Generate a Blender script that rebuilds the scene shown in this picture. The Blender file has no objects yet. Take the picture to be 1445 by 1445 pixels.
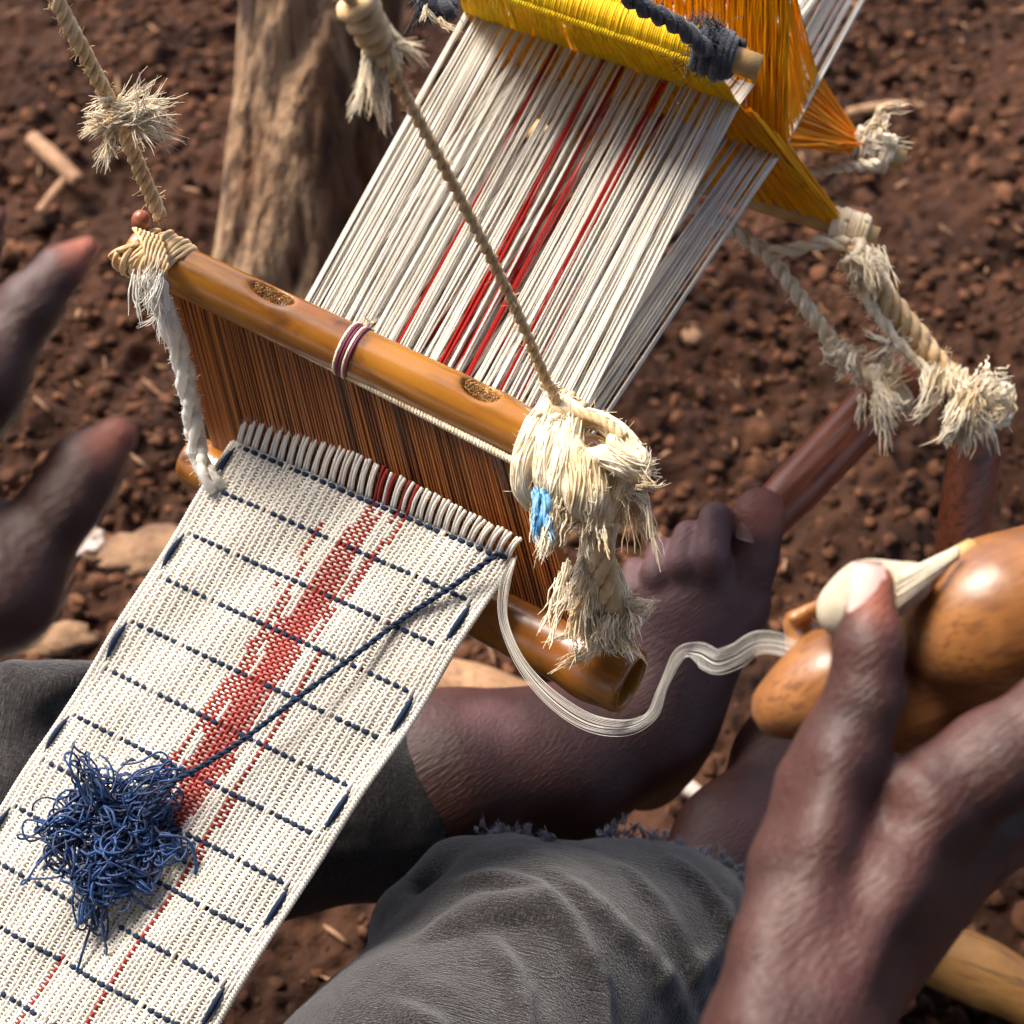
import bpy, math, random
import numpy as np
from mathutils import Vector, Matrix
random.seed(7); RNG = np.random.default_rng(7)
SC = bpy.context.scene
COL = SC.collection

# ------------------------------------------------------------------ camera, world, sun, exposure
CAM = np.array([0.0, 0.0, 1.2]); PITCH = math.radians(50); FPX = 722.5 / math.tan(math.radians(16))
FW = np.array([0, math.cos(PITCH), -math.sin(PITCH)]); UP = np.array([0, math.sin(PITCH), math.cos(PITCH)]); RT = np.array([1.0, 0, 0])
cd = bpy.data.cameras.new('camera'); cam = bpy.data.objects.new('camera', cd); COL.objects.link(cam)
cam.location = CAM; cam.rotation_euler = (math.pi / 2 - PITCH, 0, 0)
cd.sensor_width = 36; cd.angle = math.radians(32); cd.clip_start = 0.01; cd.clip_end = 1000
cd.dof.use_dof = True; cd.dof.focus_distance = 0.86; cd.dof.aperture_fstop = 9.5
SC.camera = cam
SUN_DIR = np.array([-0.45, 0.35, 0.82]); SUN_DIR /= np.linalg.norm(SUN_DIR)
el = math.asin(SUN_DIR[2]); az = math.atan2(SUN_DIR[0], SUN_DIR[1])
w = bpy.data.worlds.new('World'); SC.world = w; w.use_nodes = True
nt = w.node_tree; sky = nt.nodes.new('ShaderNodeTexSky'); sky.sky_type = 'NISHITA'; sky.sun_disc = False; sky.dust_density = 4.0; sky.air_density = 0.8
sky.sun_elevation = el; sky.sun_rotation = az
nt.links.new(sky.outputs[0], nt.nodes['Background'].inputs[0]); nt.nodes['Background'].inputs[1].default_value = 0.078
sl = bpy.data.lights.new('sun', 'SUN'); sl.energy = 1.5; sl.angle = math.radians(24); sl.color = (1, 0.92, 0.80)
so = bpy.data.objects.new('sun', sl); COL.objects.link(so); so.rotation_euler = Vector(SUN_DIR).to_track_quat('Z', 'Y').to_euler()
SC.view_settings.view_transform = 'Standard'; SC.view_settings.look = 'None'; SC.view_settings.exposure = 2.17; SC.view_settings.gamma = 1
SC.view_settings.use_curve_mapping = False
SC.render.engine = 'CYCLES'; SC.cycles.use_denoising = True; SC.cycles.max_bounces = 6

# ------------------------------------------------------------------ helpers
def P(x, y, d):
    return CAM + d * (FW + (x - 722.5) / FPX * RT + (722.5 - y) / FPX * UP)
def PP(pts): return np.array([P(*p) for p in pts])
def R_(px, d): return px * d / FPX
def G(x, y, z=0.0):
    v = FW + (x - 722.5) / FPX * RT + (722.5 - y) / FPX * UP
    return CAM + v * ((z - CAM[2]) / v[2])
def nrm(v): return v / (np.linalg.norm(v, axis=-1, keepdims=True) + 1e-12)
def hash3(ix, iy, iz, s=0):
    n = (ix * 374761393 + iy * 668265263 + iz * 2147483647 + s * 1274126177) & 0xffffffff
    n = ((n ^ (n >> 13)) * 1274126177) & 0xffffffff
    n = n ^ (n >> 16)
    return (n & 0xffffff) / float(0xffffff)
def vnoise(p, s=0):
    i = np.floor(p).astype(np.int64); f = p - i; f = f * f * (3 - 2 * f); r = 0
    for a in (0, 1):
        for b in (0, 1):
            for c in (0, 1):
                wgt = (f[..., 0] if a else 1 - f[..., 0]) * (f[..., 1] if b else 1 - f[..., 1]) * (f[..., 2] if c else 1 - f[..., 2])
                r = r + wgt * hash3(i[..., 0] + a, i[..., 1] + b, i[..., 2] + c, s)
    return r * 2 - 1
def fbm(p, oct=3, s=0):
    r = 0; a = 1
    for o in range(oct): r = r + a * vnoise(p * 2 ** o, s + o); a *= 0.5
    return r
def spline(pts, n):
    """Catmull-Rom through pts, n samples."""
    p = np.asarray(pts, float); m = len(p)
    if m == 2: return p[0] + np.linspace(0, 1, n)[:, None] * (p[1] - p[0])
    q = np.vstack([2 * p[0] - p[1], p, 2 * p[-1] - p[-2]])
    t = np.linspace(0, m - 1 - 1e-9, n); i = np.floor(t).astype(int); f = (t - i)[:, None]
    a, b, c, d = q[i], q[i + 1], q[i + 2], q[i + 3]
    return 0.5 * (2 * b + (c - a) * f + (2 * a - 5 * b + 4 * c - d) * f ** 2 + (3 * b - a - 3 * c + d) * f ** 3)

class MB:
    def __init__(s): s.v = []; s.q = []; s.t = []; s.c = []; s.n = 0
    def add(s, v, q=None, t=None, c=None):
        v = np.asarray(v, float).reshape(-1, 3)
        if q is not None and len(q): s.q.append(np.asarray(q, int) + s.n)
        if t is not None and len(t): s.t.append(np.asarray(t, int) + s.n)
        if c is None: c = np.ones((len(v), 3))
        c = np.asarray(c, float)
        if c.ndim == 1: c = np.tile(c, (len(v), 1))
        s.c.append(c); s.v.append(v); s.n += len(v)
    def tubes(s, paths, r, sides=5, c=None, caps=True):
        """paths (M,N,3), r scalar | (N,) | (M,N); c None | (3,) | (M,N,3)"""
        p = np.asarray(paths, float)
        if p.ndim == 2: p = p[None]
        M, N, _ = p.shape
        r = np.broadcast_to(np.asarray(r, float), (M, N))
        t = nrm(np.gradient(p, axis=1))
        ref = np.where(np.abs(t[:, 0, 2:3]) < 0.8, np.array([[0, 0, 1.0]]), np.array([[1.0, 0, 0]]))
        nn = np.zeros_like(p); nn[:, 0] = nrm(np.cross(t[:, 0], ref))
        for i in range(1, N):
            a = nn[:, i - 1]; a = a - t[:, i] * np.sum(a * t[:, i], axis=1, keepdims=True); nn[:, i] = nrm(a)
        bb = np.cross(t, nn)
        th = np.arange(sides) * 2 * math.pi / sides
        v = p[:, :, None] + r[:, :, None, None] * (nn[:, :, None] * np.cos(th)[None, None, :, None] + bb[:, :, None] * np.sin(th)[None, None, :, None])
        idx = np.arange(M * N * sides).reshape(M, N, sides)
        a = idx[:, :-1]; b = idx[:, 1:]
        q = np.stack([a, b, np.roll(b, -1, 2), np.roll(a, -1, 2)], -1).reshape(-1, 4)
        cc = None
        if c is not None:
            c = np.asarray(c, float)
            cc = np.broadcast_to(c if c.ndim == 1 else c[:, :, None, :], (M, N, sides, 3)).reshape(-1, 3)
        tr = []
        if caps:
            for k in range(1, sides - 1):
                tr.append(np.stack([idx[:, 0, 0], idx[:, 0, k], idx[:, 0, k + 1]], -1))
                tr.append(np.stack([idx[:, -1, 0], idx[:, -1, k + 1], idx[:, -1, k]], -1))
            tr = np.concatenate(tr)
        s.add(v, q, tr if caps else None, cc)
        return s
    def mesh(s, name, mat, off=(0, 0, 0), smooth=True, color=False):
        v = np.concatenate(s.v) - np.asarray(off)
        me = bpy.data.meshes.new(name)
        q = np.concatenate(s.q) if s.q else np.zeros((0, 4), int); t = np.concatenate(s.t) if s.t else np.zeros((0, 3), int)
        nl = len(q) * 4 + len(t) * 3; npn = len(q) + len(t)
        me.vertices.add(len(v)); me.vertices.foreach_set('co', v.astype(np.float32).ravel())
        me.loops.add(nl); me.loops.foreach_set('vertex_index', np.concatenate([q.ravel(), t.ravel()]).astype(np.int32))
        me.polygons.add(npn)
        st = np.concatenate([np.arange(len(q)) * 4, len(q) * 4 + np.arange(len(t)) * 3]).astype(np.int32)
        me.polygons.foreach_set('loop_start', st)
        me.polygons.foreach_set('use_smooth', np.full(npn, smooth))
        me.update(calc_edges=True)
        if color:
            a = me.attributes.new('tint', 'FLOAT_COLOR', 'POINT')
            c = np.concatenate(s.c); c = np.hstack([c, np.ones((len(c), 1))]); a.data.foreach_set('color', c.astype(np.float32).ravel())
        me.materials.append(mat)
        return me
    def build(s, name, mat, parent=None, smooth=True, color=False, kind=None):
        v = np.concatenate(s.v)
        if parent is None: off = np.array([*(v.min(0) + v.max(0))[:2] / 2, v[:, 2].min()])
        else: off = np.array(parent.get('_o', (0, 0, 0)))
        o = bpy.data.objects.new(name, s.mesh(name, mat, off, smooth, color)); COL.objects.link(o)
        if parent is None: o.location = off
        else: o.parent = parent
        if parent is not None: o['_o'] = tuple(float(x) for x in off)
        else: o['_o'] = tuple(float(x) for x in off)
        if kind: o['kind'] = kind
        return o
def thing(name, label, cat, loc, group=None):
    o = bpy.data.objects.new(name, None); COL.objects.link(o); o.location = loc; o.empty_display_size = 0.02
    o['_o'] = tuple(float(x) for x in loc)
    return tag(o, label, cat, group)
def tag(o, label, cat, group=None):
    o['label'] = label; o['category'] = cat
    if group: o['group'] = group
    return o

# ---- signed distance modelling, turned into one smooth skin (surface nets)
class SDF:
    def __init__(s, lo, hi, h):
        s.lo = np.asarray(lo, float); s.h = h
        s.n = np.ceil((np.asarray(hi) - s.lo) / h).astype(int) + 1
        s.F = np.full(s.n, 1.0, np.float32)
        s.ax = [s.lo[i] + h * np.arange(s.n[i]) for i in range(3)]
    def box(s, lo, hi):
        a = np.clip(np.floor((lo - s.lo) / s.h).astype(int), 0, s.n); b = np.clip(np.ceil((hi - s.lo) / s.h).astype(int) + 1, 0, s.n)
        sl_ = tuple(slice(a[i], b[i]) for i in range(3))
        return sl_, s.ax[0][sl_[0]][:, None, None], s.ax[1][sl_[1]][None, :, None], s.ax[2][sl_[2]][None, None, :]
    def put(s, sl_, d, k, op):
        f = s.F[sl_]
        if f.size == 0: return
        if op == 'add':
            h = np.maximum(k - np.abs(f - d), 0) / k; s.F[sl_] = np.minimum(f, d) - h * h * k / 4
        else:
            d = -d; h = np.maximum(k - np.abs(f - d), 0) / k; s.F[sl_] = np.maximum(f, d) + h * h * k / 4
    def cap(s, a, b, ra, rb, k=0.01, op='add', squash=None):
        a = np.asarray(a, float); b = np.asarray(b, float); m = max(ra, rb) + 0.03
        sl_, X, Y, Z = s.box(np.minimum(a, b) - m, np.maximum(a, b) + m)
        u = b - a; L = u @ u + 1e-12
        t = np.clip(((X - a[0]) * u[0] + (Y - a[1]) * u[1] + (Z - a[2]) * u[2]) / L, 0, 1)
        dx, dy, dz = X - a[0] - t * u[0], Y - a[1] - t * u[1], Z - a[2] - t * u[2]
        r2 = dx * dx + dy * dy + dz * dz
        if squash is not None:                       # (direction, factor): flatter along direction
            e, f = squash; q = dx * e[0] + dy * e[1] + dz * e[2]; r2 = r2 + q * q * (f * f - 1)
        d = np.sqrt(r2) - (ra + (rb - ra) * t)
        s.put(sl_, d.astype(np.float32), k, op); return s
    def chain(s, pts, k=0.01, op='add', squash=None):
        for p, q in zip(pts[:-1], pts[1:]): s.cap(P(*p[:3]), P(*q[:3]), R_(p[3], p[2]), R_(q[3], q[2]), k, op, squash)
        return s
    def ell(s, c, rad, M=None, k=0.01, op='add'):
        c = np.asarray(c, float); rad = np.asarray(rad, float); m = rad.max() + 0.03
        sl_, X, Y, Z = s.box(c - m, c + m)
        M = np.eye(3) if M is None else np.asarray(M)  # rows = local axes
        q = [(X - c[0]) * M[i][0] + (Y - c[1]) * M[i][1] + (Z - c[2]) * M[i][2] for i in range(3)]
        k0 = np.sqrt(sum((q[i] / rad[i]) ** 2 for i in range(3))); k1 = np.sqrt(sum((q[i] / rad[i] ** 2) ** 2 for i in range(3))) + 1e-9
        s.put(sl_, (k0 * (k0 - 1) / k1).astype(np.float32), k, op); return s
    def net(s):
        F = s.F; n = np.array(F.shape) - 1
        S = F < 0
        cs = np.zeros(n, int)
        for a in (0, 1):
            for b in (0, 1):
                for c in (0, 1): cs += S[a:n[0] + a, b:n[1] + b, c:n[2] + c]
        act = (cs > 0) & (cs < 8); I = np.argwhere(act)
        ids = np.full(n, -1); ids[act] = np.arange(len(I))
        acc = np.zeros((len(I), 3)); cnt = np.zeros(len(I))
        C = [(a, b, c) for a in (0, 1) for b in (0, 1) for c in (0, 1)]
        val = {c: F[I[:, 0] + c[0], I[:, 1] + c[1], I[:, 2] + c[2]] for c in C}
        for c in C:
            for ax in range(3):
                if c[ax]: continue
                e = list(c); e[ax] = 1; e = tuple(e); va, vb = val[c], val[e]
                m = (va < 0) != (vb < 0)
                t = np.where(m, va / np.where(m, va - vb, 1), 0)
                pnt = np.tile(np.array(c, float), (len(I), 1)); pnt[:, ax] = t
                acc[m] += pnt[m]; cnt[m] += 1
        V = s.lo + s.h * (I + acc / cnt[:, None])
        Q = []
        for ax in range(3):
            sh = [slice(1, n[i]) for i in range(3)]; sh[ax] = slice(0, n[ax])
            o = [0, 0, 0]; o[ax] = 1
            A = S[tuple(sh)]; B = S[tuple(slice(x.start + o[i], x.stop + o[i]) for i, x in enumerate(sh))]
            J = np.argwhere(A != B); J = J + np.array([x.start for x in sh])
            if not len(J): continue
            flip = S[J[:, 0], J[:, 1], J[:, 2]]
            u, w_ = [(1, 2), (2, 0), (0, 1)][ax]
            def idc(du, dw):
                K = J.copy(); K[:, u] -= du; K[:, w_] -= dw; return ids[K[:, 0], K[:, 1], K[:, 2]]
            q = np.stack([idc(1, 1), idc(0, 1), idc(0, 0), idc(1, 0)], -1)
            q[~flip] = q[~flip][:, ::-1]
            Q.append(q)
        Q = np.concatenate(Q); Q = Q[(Q >= 0).all(1)]
        # one light relax
        for _ in range(2):
            sm = np.zeros_like(V); ct = np.zeros(len(V))
            for a, b in ((0, 1), (1, 2), (2, 3), (3, 0)):
                np.add.at(sm, Q[:, a], V[Q[:, b]]); np.add.at(ct, Q[:, a], 1); np.add.at(sm, Q[:, b], V[Q[:, a]]); np.add.at(ct, Q[:, b], 1)
            V = V * 0.5 + 0.5 * sm / np.maximum(ct, 1)[:, None]
        return V, Q

def sdf_box(pts, m=.02):
    q = np.array([P(*p[:3]) for p in pts]); rr = max(R_(p[3], p[2]) for p in pts); return q.min(0) - rr - m, q.max(0) + rr + m

# ------------------------------------------------------------------ materials
def material(name, base, rough=0.7, c2=None, scale=20, detail=4, lo=0.35, hi=0.65, bump=0.0, bscale=200, bdist=0.001, spec=0.5, tint=False,
             stretch=None, c3=None, s3=60, l3=(0.6, 0.7), sub=0.0, trans=0.0, sheen=0.0, coat=0.0, rot=None, wave=None):
    m = bpy.data.materials.new(name); m.use_nodes = True; n = m.node_tree.nodes; L = m.node_tree.links; b = n['Principled BSDF']
    tc = n.new('ShaderNodeTexCoord'); mp = n.new('ShaderNodeMapping'); L.new(tc.outputs['Object'], mp.inputs[0])
    if rot: mp.inputs['Rotation'].default_value = rot
    if stretch: mp.inputs['Scale'].default_value = stretch
    def noise(sc, de=detail):
        x = n.new('ShaderNodeTexNoise'); x.inputs['Scale'].default_value = sc; x.inputs['Detail'].default_value = de
        L.new(mp.outputs[0], x.inputs['Vector']); return x.outputs['Fac']
    def ramp(f, a, bb):
        x = n.new('ShaderNodeMapRange'); x.inputs[1].default_value = a; x.inputs[2].default_value = bb; L.new(f, x.inputs[0]); return x.outputs[0]
    def mix(f, a, bb):
        x = n.new('ShaderNodeMix'); x.data_type = 'RGBA'
        for sock, val in ((x.inputs[0], f), (x.inputs[6], a), (x.inputs[7], bb)):
            if hasattr(val, 'links') or hasattr(val, 'is_linked'): L.new(val, sock)
            elif isinstance(val, (int, float)): sock.default_value = val
            else: sock.default_value = (*val, 1)
        return x.outputs[2]
    col = tuple(base)
    if c2: col = mix(ramp(noise(scale), lo, hi), base, c2)
    if c3: col = mix(ramp(noise(s3), *l3), col, c3)
    if tint:
        at = n.new('ShaderNodeAttribute'); at.attribute_name = 'tint'
        x = n.new('ShaderNodeMix'); x.data_type = 'RGBA'; x.blend_type = 'MULTIPLY'; x.inputs[0].default_value = 1
        if isinstance(col, tuple): x.inputs[6].default_value = (*col, 1)
        else: L.new(col, x.inputs[6])
        L.new(at.outputs['Color'], x.inputs[7]); col = x.outputs[2]
    if isinstance(col, tuple): b.inputs['Base Color'].default_value = (*col, 1)
    else: L.new(col, b.inputs['Base Color'])
    b.inputs['Roughness'].default_value = rough; b.inputs['Specular IOR Level'].default_value = spec
    if coat: b.inputs['Coat Weight'].default_value = coat; b.inputs['Coat Roughness'].default_value = 0.25
    if sheen: b.inputs['Sheen Weight'].default_value = sheen; b.inputs['Sheen Roughness'].default_value = 0.4
    if trans: b.inputs['Alpha'].default_value = 1 - trans
    if bump:
        bn = n.new('ShaderNodeBump'); bn.inputs['Strength'].default_value = bump; bn.inputs['Distance'].default_value = bdist
        h = noise(bscale)
        L.new(h, bn.inputs['Height']); L.new(bn.outputs[0], b.inputs['Normal'])
    return m
def relief(m, layers):
    """fine directional relief: layers of (direction, scale along, scale across, distance, kind)"""
    n = m.node_tree.nodes; L = m.node_tree.links; b = n['Principled BSDF']
    prev = b.inputs['Normal'].links[0].from_socket if b.inputs['Normal'].is_linked else None
    tc = n.new('ShaderNodeTexCoord')
    for (dv, sa, sc, dist, kind) in layers:
        x = nrm(np.asarray(dv, float)); z = nrm(np.cross(x, np.array([.31, .52, .8]))); y = np.cross(z, x); cx = n.new('ShaderNodeCombineXYZ')
        for i, (v, q) in enumerate(((x, sa), (y, sc), (z, sc))):
            dt = n.new('ShaderNodeVectorMath'); dt.operation = 'DOT_PRODUCT'; dt.inputs[1].default_value = tuple(v * q); L.new(tc.outputs['Object'], dt.inputs[0]); L.new(dt.outputs['Value'], cx.inputs[i])
        if kind == 'noise':
            t = n.new('ShaderNodeTexNoise'); t.inputs['Scale'].default_value = 1; t.inputs['Detail'].default_value = 3; h = t.outputs['Fac']
        else:
            t = n.new('ShaderNodeTexVoronoi'); t.inputs['Scale'].default_value = 1; t.feature = 'DISTANCE_TO_EDGE'; mr = n.new('ShaderNodeMapRange'); mr.inputs[2].default_value = .12; L.new(t.outputs['Distance'], mr.inputs[0]); h = mr.outputs[0]
        L.new(cx.outputs[0], t.inputs['Vector'])
        bp = n.new('ShaderNodeBump'); bp.inputs['Distance'].default_value = dist; bp.inputs['Strength'].default_value = 1; L.new(h, bp.inputs['Height'])
        if prev: L.new(prev, bp.inputs['Normal'])
        prev = bp.outputs[0]
    L.new(prev, b.inputs['Normal']); return m
def streaks(m, dv, sa, sc, colour, lo, hi, amt=1.0):
    """fine grain of another colour running along dv"""
    n = m.node_tree.nodes; L = m.node_tree.links; b = n['Principled BSDF']
    tc = n.new('ShaderNodeTexCoord'); cx = n.new('ShaderNodeCombineXYZ'); x = nrm(np.asarray(dv, float)); z = nrm(np.cross(x, np.array([.31, .52, .8]))); y = np.cross(z, x)
    for i, (v, q) in enumerate(((x, sa), (y, sc), (z, sc))):
        dt = n.new('ShaderNodeVectorMath'); dt.operation = 'DOT_PRODUCT'; dt.inputs[1].default_value = tuple(v * q); L.new(tc.outputs['Object'], dt.inputs[0]); L.new(dt.outputs['Value'], cx.inputs[i])
    t = n.new('ShaderNodeTexNoise'); t.inputs['Scale'].default_value = 1; t.inputs['Detail'].default_value = 4; L.new(cx.outputs[0], t.inputs['Vector'])
    mr = n.new('ShaderNodeMapRange'); mr.inputs[1].default_value = lo; mr.inputs[2].default_value = hi; mr.inputs[4].default_value = amt; L.new(t.outputs['Fac'], mr.inputs[0])
    mx = n.new('ShaderNodeMix'); mx.data_type = 'RGBA'; L.new(mr.outputs[0], mx.inputs[0]); s0 = b.inputs['Base Color']
    if s0.is_linked: L.new(s0.links[0].from_socket, mx.inputs[6])
    else: mx.inputs[6].default_value = s0.default_value
    mx.inputs[7].default_value = (*colour, 1); L.new(mx.outputs[2], s0); return m
M_soil = material('soil', (0.026, 0.0105, 0.0055), 0.95, (0.060, 0.025, 0.0125), 14, 6, bump=0.8, bscale=260, bdist=0.004, c3=(0.045, 0.022, 0.016), s3=45, spec=0.2)
M_clod = material('clod', (0.050, 0.0205, 0.0105), 0.95, (0.112, 0.048, 0.024), 60, 4, bump=0.8, bscale=500, bdist=0.002, spec=0.2, tint=True)
M_yarn = material('cotton', (0.86, 0.83, 0.77), 0.9, (0.78, 0.74, 0.67), 40, 3, bump=0.5, bscale=2500, bdist=0.0004, spec=0.15, tint=True, sheen=0.1)
M_navy = material('navy_cotton', (0.004, 0.019, 0.055), 0.8, (0.003, 0.010, 0.03), 300, 3, bump=0.6, bscale=2500, bdist=0.0004, spec=0.3)
M_blue = material('indigo_yarn', (0.002, 0.046, 0.18), 0.40, (0.001, 0.012, 0.05), 120, 3, bump=0.6, bscale=3000, bdist=0.0004, spec=0.45, sheen=0.2)
M_rope = material('jute_rope', (0.52, 0.34, 0.17), 0.9, (0.72, 0.53, 0.31), 90, 4, bump=0.7, bscale=1600, bdist=0.0006, spec=0.15)
M_white = material('raw_cotton', (0.90, 0.79, 0.60), 0.9, (0.70, 0.50, 0.27), 45, 4, 0.45, 0.70, bump=0.6, bscale=1600, bdist=0.0005, spec=0.15, sheen=0.15)
M_bamboo = streaks(material('bamboo', (0.37, 0.150, 0.018), 0.24, (0.20, 0.064, 0.010), 16, 5, 0.35, 0.7, bump=0.1, bscale=150, bdist=0.0008, c3=(0.08, 0.028, 0.01), s3=34, l3=(0.60, 0.72), coat=0.25), RT * .9 - UP * .46, 5, 150, (0.13, 0.045, 0.010), .52, .70, .65)
M_bamboo_end = material('cut_bamboo', (0.50, 0.30, 0.11), 0.8, (0.22, 0.10, 0.03), 120, 5, bump=0.6, bscale=700, bdist=0.001)
M_reed = material('reed_slat', (0.40, 0.130, 0.022), 0.32, (0.17, 0.050, 0.009), 60, 4, bump=0.2, bscale=300, bdist=0.0005, tint=True)
M_yellow = material('yellow_cord', (0.98, 0.68, 0.008), 0.6, (0.95, 0.54, 0.006), 60, 3, bump=0.3, bscale=2500, bdist=0.0003, spec=0.3, tint=True)
def translucent(m, f):
    n = m.node_tree.nodes; L = m.node_tree.links; b = n['Principled BSDF']; o = n['Material Output']; t = n.new('ShaderNodeBsdfTranslucent'); x = n.new('ShaderNodeMixShader'); x.inputs[0].default_value = f
    L.new(b.inputs['Base Color'].links[0].from_socket, t.inputs[0]); L.new(b.outputs[0], x.inputs[1]); L.new(t.outputs[0], x.inputs[2]); L.new(x.outputs[0], o.inputs[0]); return m
translucent(M_yellow, .2); translucent(M_yarn, .33)
M_rod = material('peeled_stick', (0.55, 0.36, 0.14), 0.45, (0.40, 0.22, 0.07), 80, 4, bump=0.3, bscale=500, bdist=0.0006)
M_stick = material('brown_stick', (0.31, 0.092, 0.045), 0.36, (0.20, 0.060, 0.03), 25, 4, bump=0.2, bscale=200, bdist=0.0008)
M_skin = material('skin', (0.074, 0.026, 0.021), 0.47, (0.040, 0.0135, 0.0105), 24, 5, bump=0.12, bscale=330, bdist=0.0008, tint=True, spec=0.42)
relief(M_skin, [(RT + .75 * UP, 80, 620, .0009, 'noise'), (RT + .55 * UP, 240, 1700, .0004, 'noise')])
M_nail = material('nail', (0.78, 0.52, 0.48), 0.25, (0.68, 0.40, 0.36), 60, 2, spec=0.6)
M_toenail = material('toenail', (0.30, 0.19, 0.17), 0.35, (0.22, 0.13, 0.11), 60, 2, spec=0.6)
M_knot = material('knot_cotton', (0.74, 0.60, 0.38), 0.9, (0.86, 0.77, 0.60), 60, 3, .4, .6, spec=.1)
M_shirt = material('faded_shirt', (0.20, 0.19, 0.18), 0.9, (0.13, 0.12, 0.115), 20, 4, bump=.4, bscale=700, bdist=.001)
M_hair = material('black_hair', (0.012, 0.010, 0.009), 0.8, bump=.8, bscale=600, bdist=.002)
M_bobbin = material('bobbin_cotton', (0.46, 0.40, 0.30), 0.9, (0.36, 0.30, 0.22), 90, 3, bump=.4, bscale=900, bdist=.0006, spec=.1)
M_hem = material('frayed_cotton', (0.17, 0.17, 0.20), 0.95)
M_leaf = material('dry_leaf', (0.25, 0.14, 0.07), 0.85, (0.12, 0.06, 0.03), 60, 5, bump=.8, bscale=200, bdist=.003)
M_pole = streaks(material('yellow_pole', (0.42, 0.20, 0.045), 0.6, (0.24, 0.10, 0.02), 25, 5, bump=.4, bscale=150, bdist=.002), (.9, -.35, 0), 12, 200, (.10, .045, .015), .5, .64, .8)
M_pants = material('grey_trouser_cloth', (0.030, 0.027, 0.028), 0.92, (0.016, 0.0135, 0.0135), 18, 5, bump=0.5, bscale=900, bdist=0.0008, spec=0.15, sheen=0.35)
relief(M_pants, [(UP + .25 * RT, 60, 1200, .0012, 'noise'), (RT - .25 * UP, 60, 1200, .0012, 'noise')])
streaks(M_pants, UP + .25 * RT, 90, 1250, (0.078, 0.073, 0.075), .47, .66, .7); streaks(M_pants, RT - .25 * UP, 90, 1250, (0.018, 0.014, 0.012), .50, .66, .8)
M_shuttle = material('gourd_wood', (0.33, 0.138, 0.040), 0.36, (0.17, 0.064, 0.020), 40, 5, bump=0.25, bscale=160, bdist=0.001, c3=(0.07, 0.03, 0.018), s3=34, l3=(0.58, 0.76), coat=0.05)
relief(M_white, [(UP + .2 * RT, 40, 1100, .0012, 'noise')])
M_bark = material('bark', (0.36, 0.225, 0.125), 0.9, (0.13, 0.055, 0.020), 12, 7, 0.40, 0.60, bump=1.0, bscale=60, bdist=0.012, stretch=(1, 1, 0.22), c3=(0.05, 0.024, 0.012), s3=34, l3=(0.54, 0.64))
M_wood = material('weathered_wood', (0.36, 0.20, 0.10), 0.75, (0.22, 0.11, 0.05), 30, 5, bump=0.5, bscale=200, bdist=0.002)
streaks(M_shuttle, P(1420, 868, .655) - P(1110, 1000, .655), 30, 420, (0.15, 0.055, 0.018), .50, .64, .8)
streaks(M_bark, (0, 0, 1), 5, 120, (0.08, 0.036, 0.015), .53, .60, .7); relief(M_bark, [((0, 0, 1), 8, 90, .010, 'noise')])
streaks(M_stick, (RT + UP), 10, 300, (0.09, 0.03, 0.02), .5, .62, .7)
streaks(M_wood, (RT - .7 * UP), 10, 260, (0.14, 0.07, 0.03), .5, .62, .8)
M_paper = material('pale_scrap', (0.6, 0.52, 0.46), 0.8, (0.42, 0.30, 0.22), 50, 3)
M_maroon = material('maroon_thread', (0.13, 0.012, 0.035), 0.7)
M_rag = material('blue_rag', (0.10, 0.36, 0.68), 0.9, (0.35, 0.60, 0.82), 120, 3, bump=0.5, bscale=1500, bdist=0.0005)
M_blackcord = material('charcoal_cord', (0.022, 0.026, 0.036), 0.9, (0.05, 0.055, 0.07), 150, 4, bump=0.9, bscale=900, bdist=0.001, sheen=0.3)

# ------------------------------------------------------------------ ground
def soil_h(x, y):
    p = np.stack([x, y, np.zeros_like(x)], -1)
    near = np.exp(-((x / 3) ** 2 + ((y - 1.2) / 3) ** 2))
    h = 0.020 * fbm(p * 9, 2, 3) + near * (0.010 * (1 - np.abs(vnoise(p * 42, 11))) ** 2 + 0.008 * np.maximum(vnoise(p * 75, 21), -0.2) + 0.004 * vnoise(p * 160, 31))
    return h - 0.012
def axis(lo, hi, h, far):
    a = np.arange(lo, hi, h); g = np.geomspace(h * 3, far, 26)
    return np.concatenate([lo - g[::-1], a, hi + g])
ax_, ay_ = axis(-0.95, 0.95, 0.0042, 250), axis(0.35, 2.35, 0.0042, 250)
X, Y = np.meshgrid(ax_, ay_, indexing='ij'); V = np.stack([X, Y, soil_h(X, Y)], -1).reshape(-1, 3)
I = np.arange(X.size).reshape(X.shape)
b = MB(); b.add(V, np.stack([I[:-1, :-1], I[1:, :-1], I[1:, 1:], I[:-1, 1:]], -1).reshape(-1, 4))
g = b.build('ground', M_soil); g['kind'] = 'structure'
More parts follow.
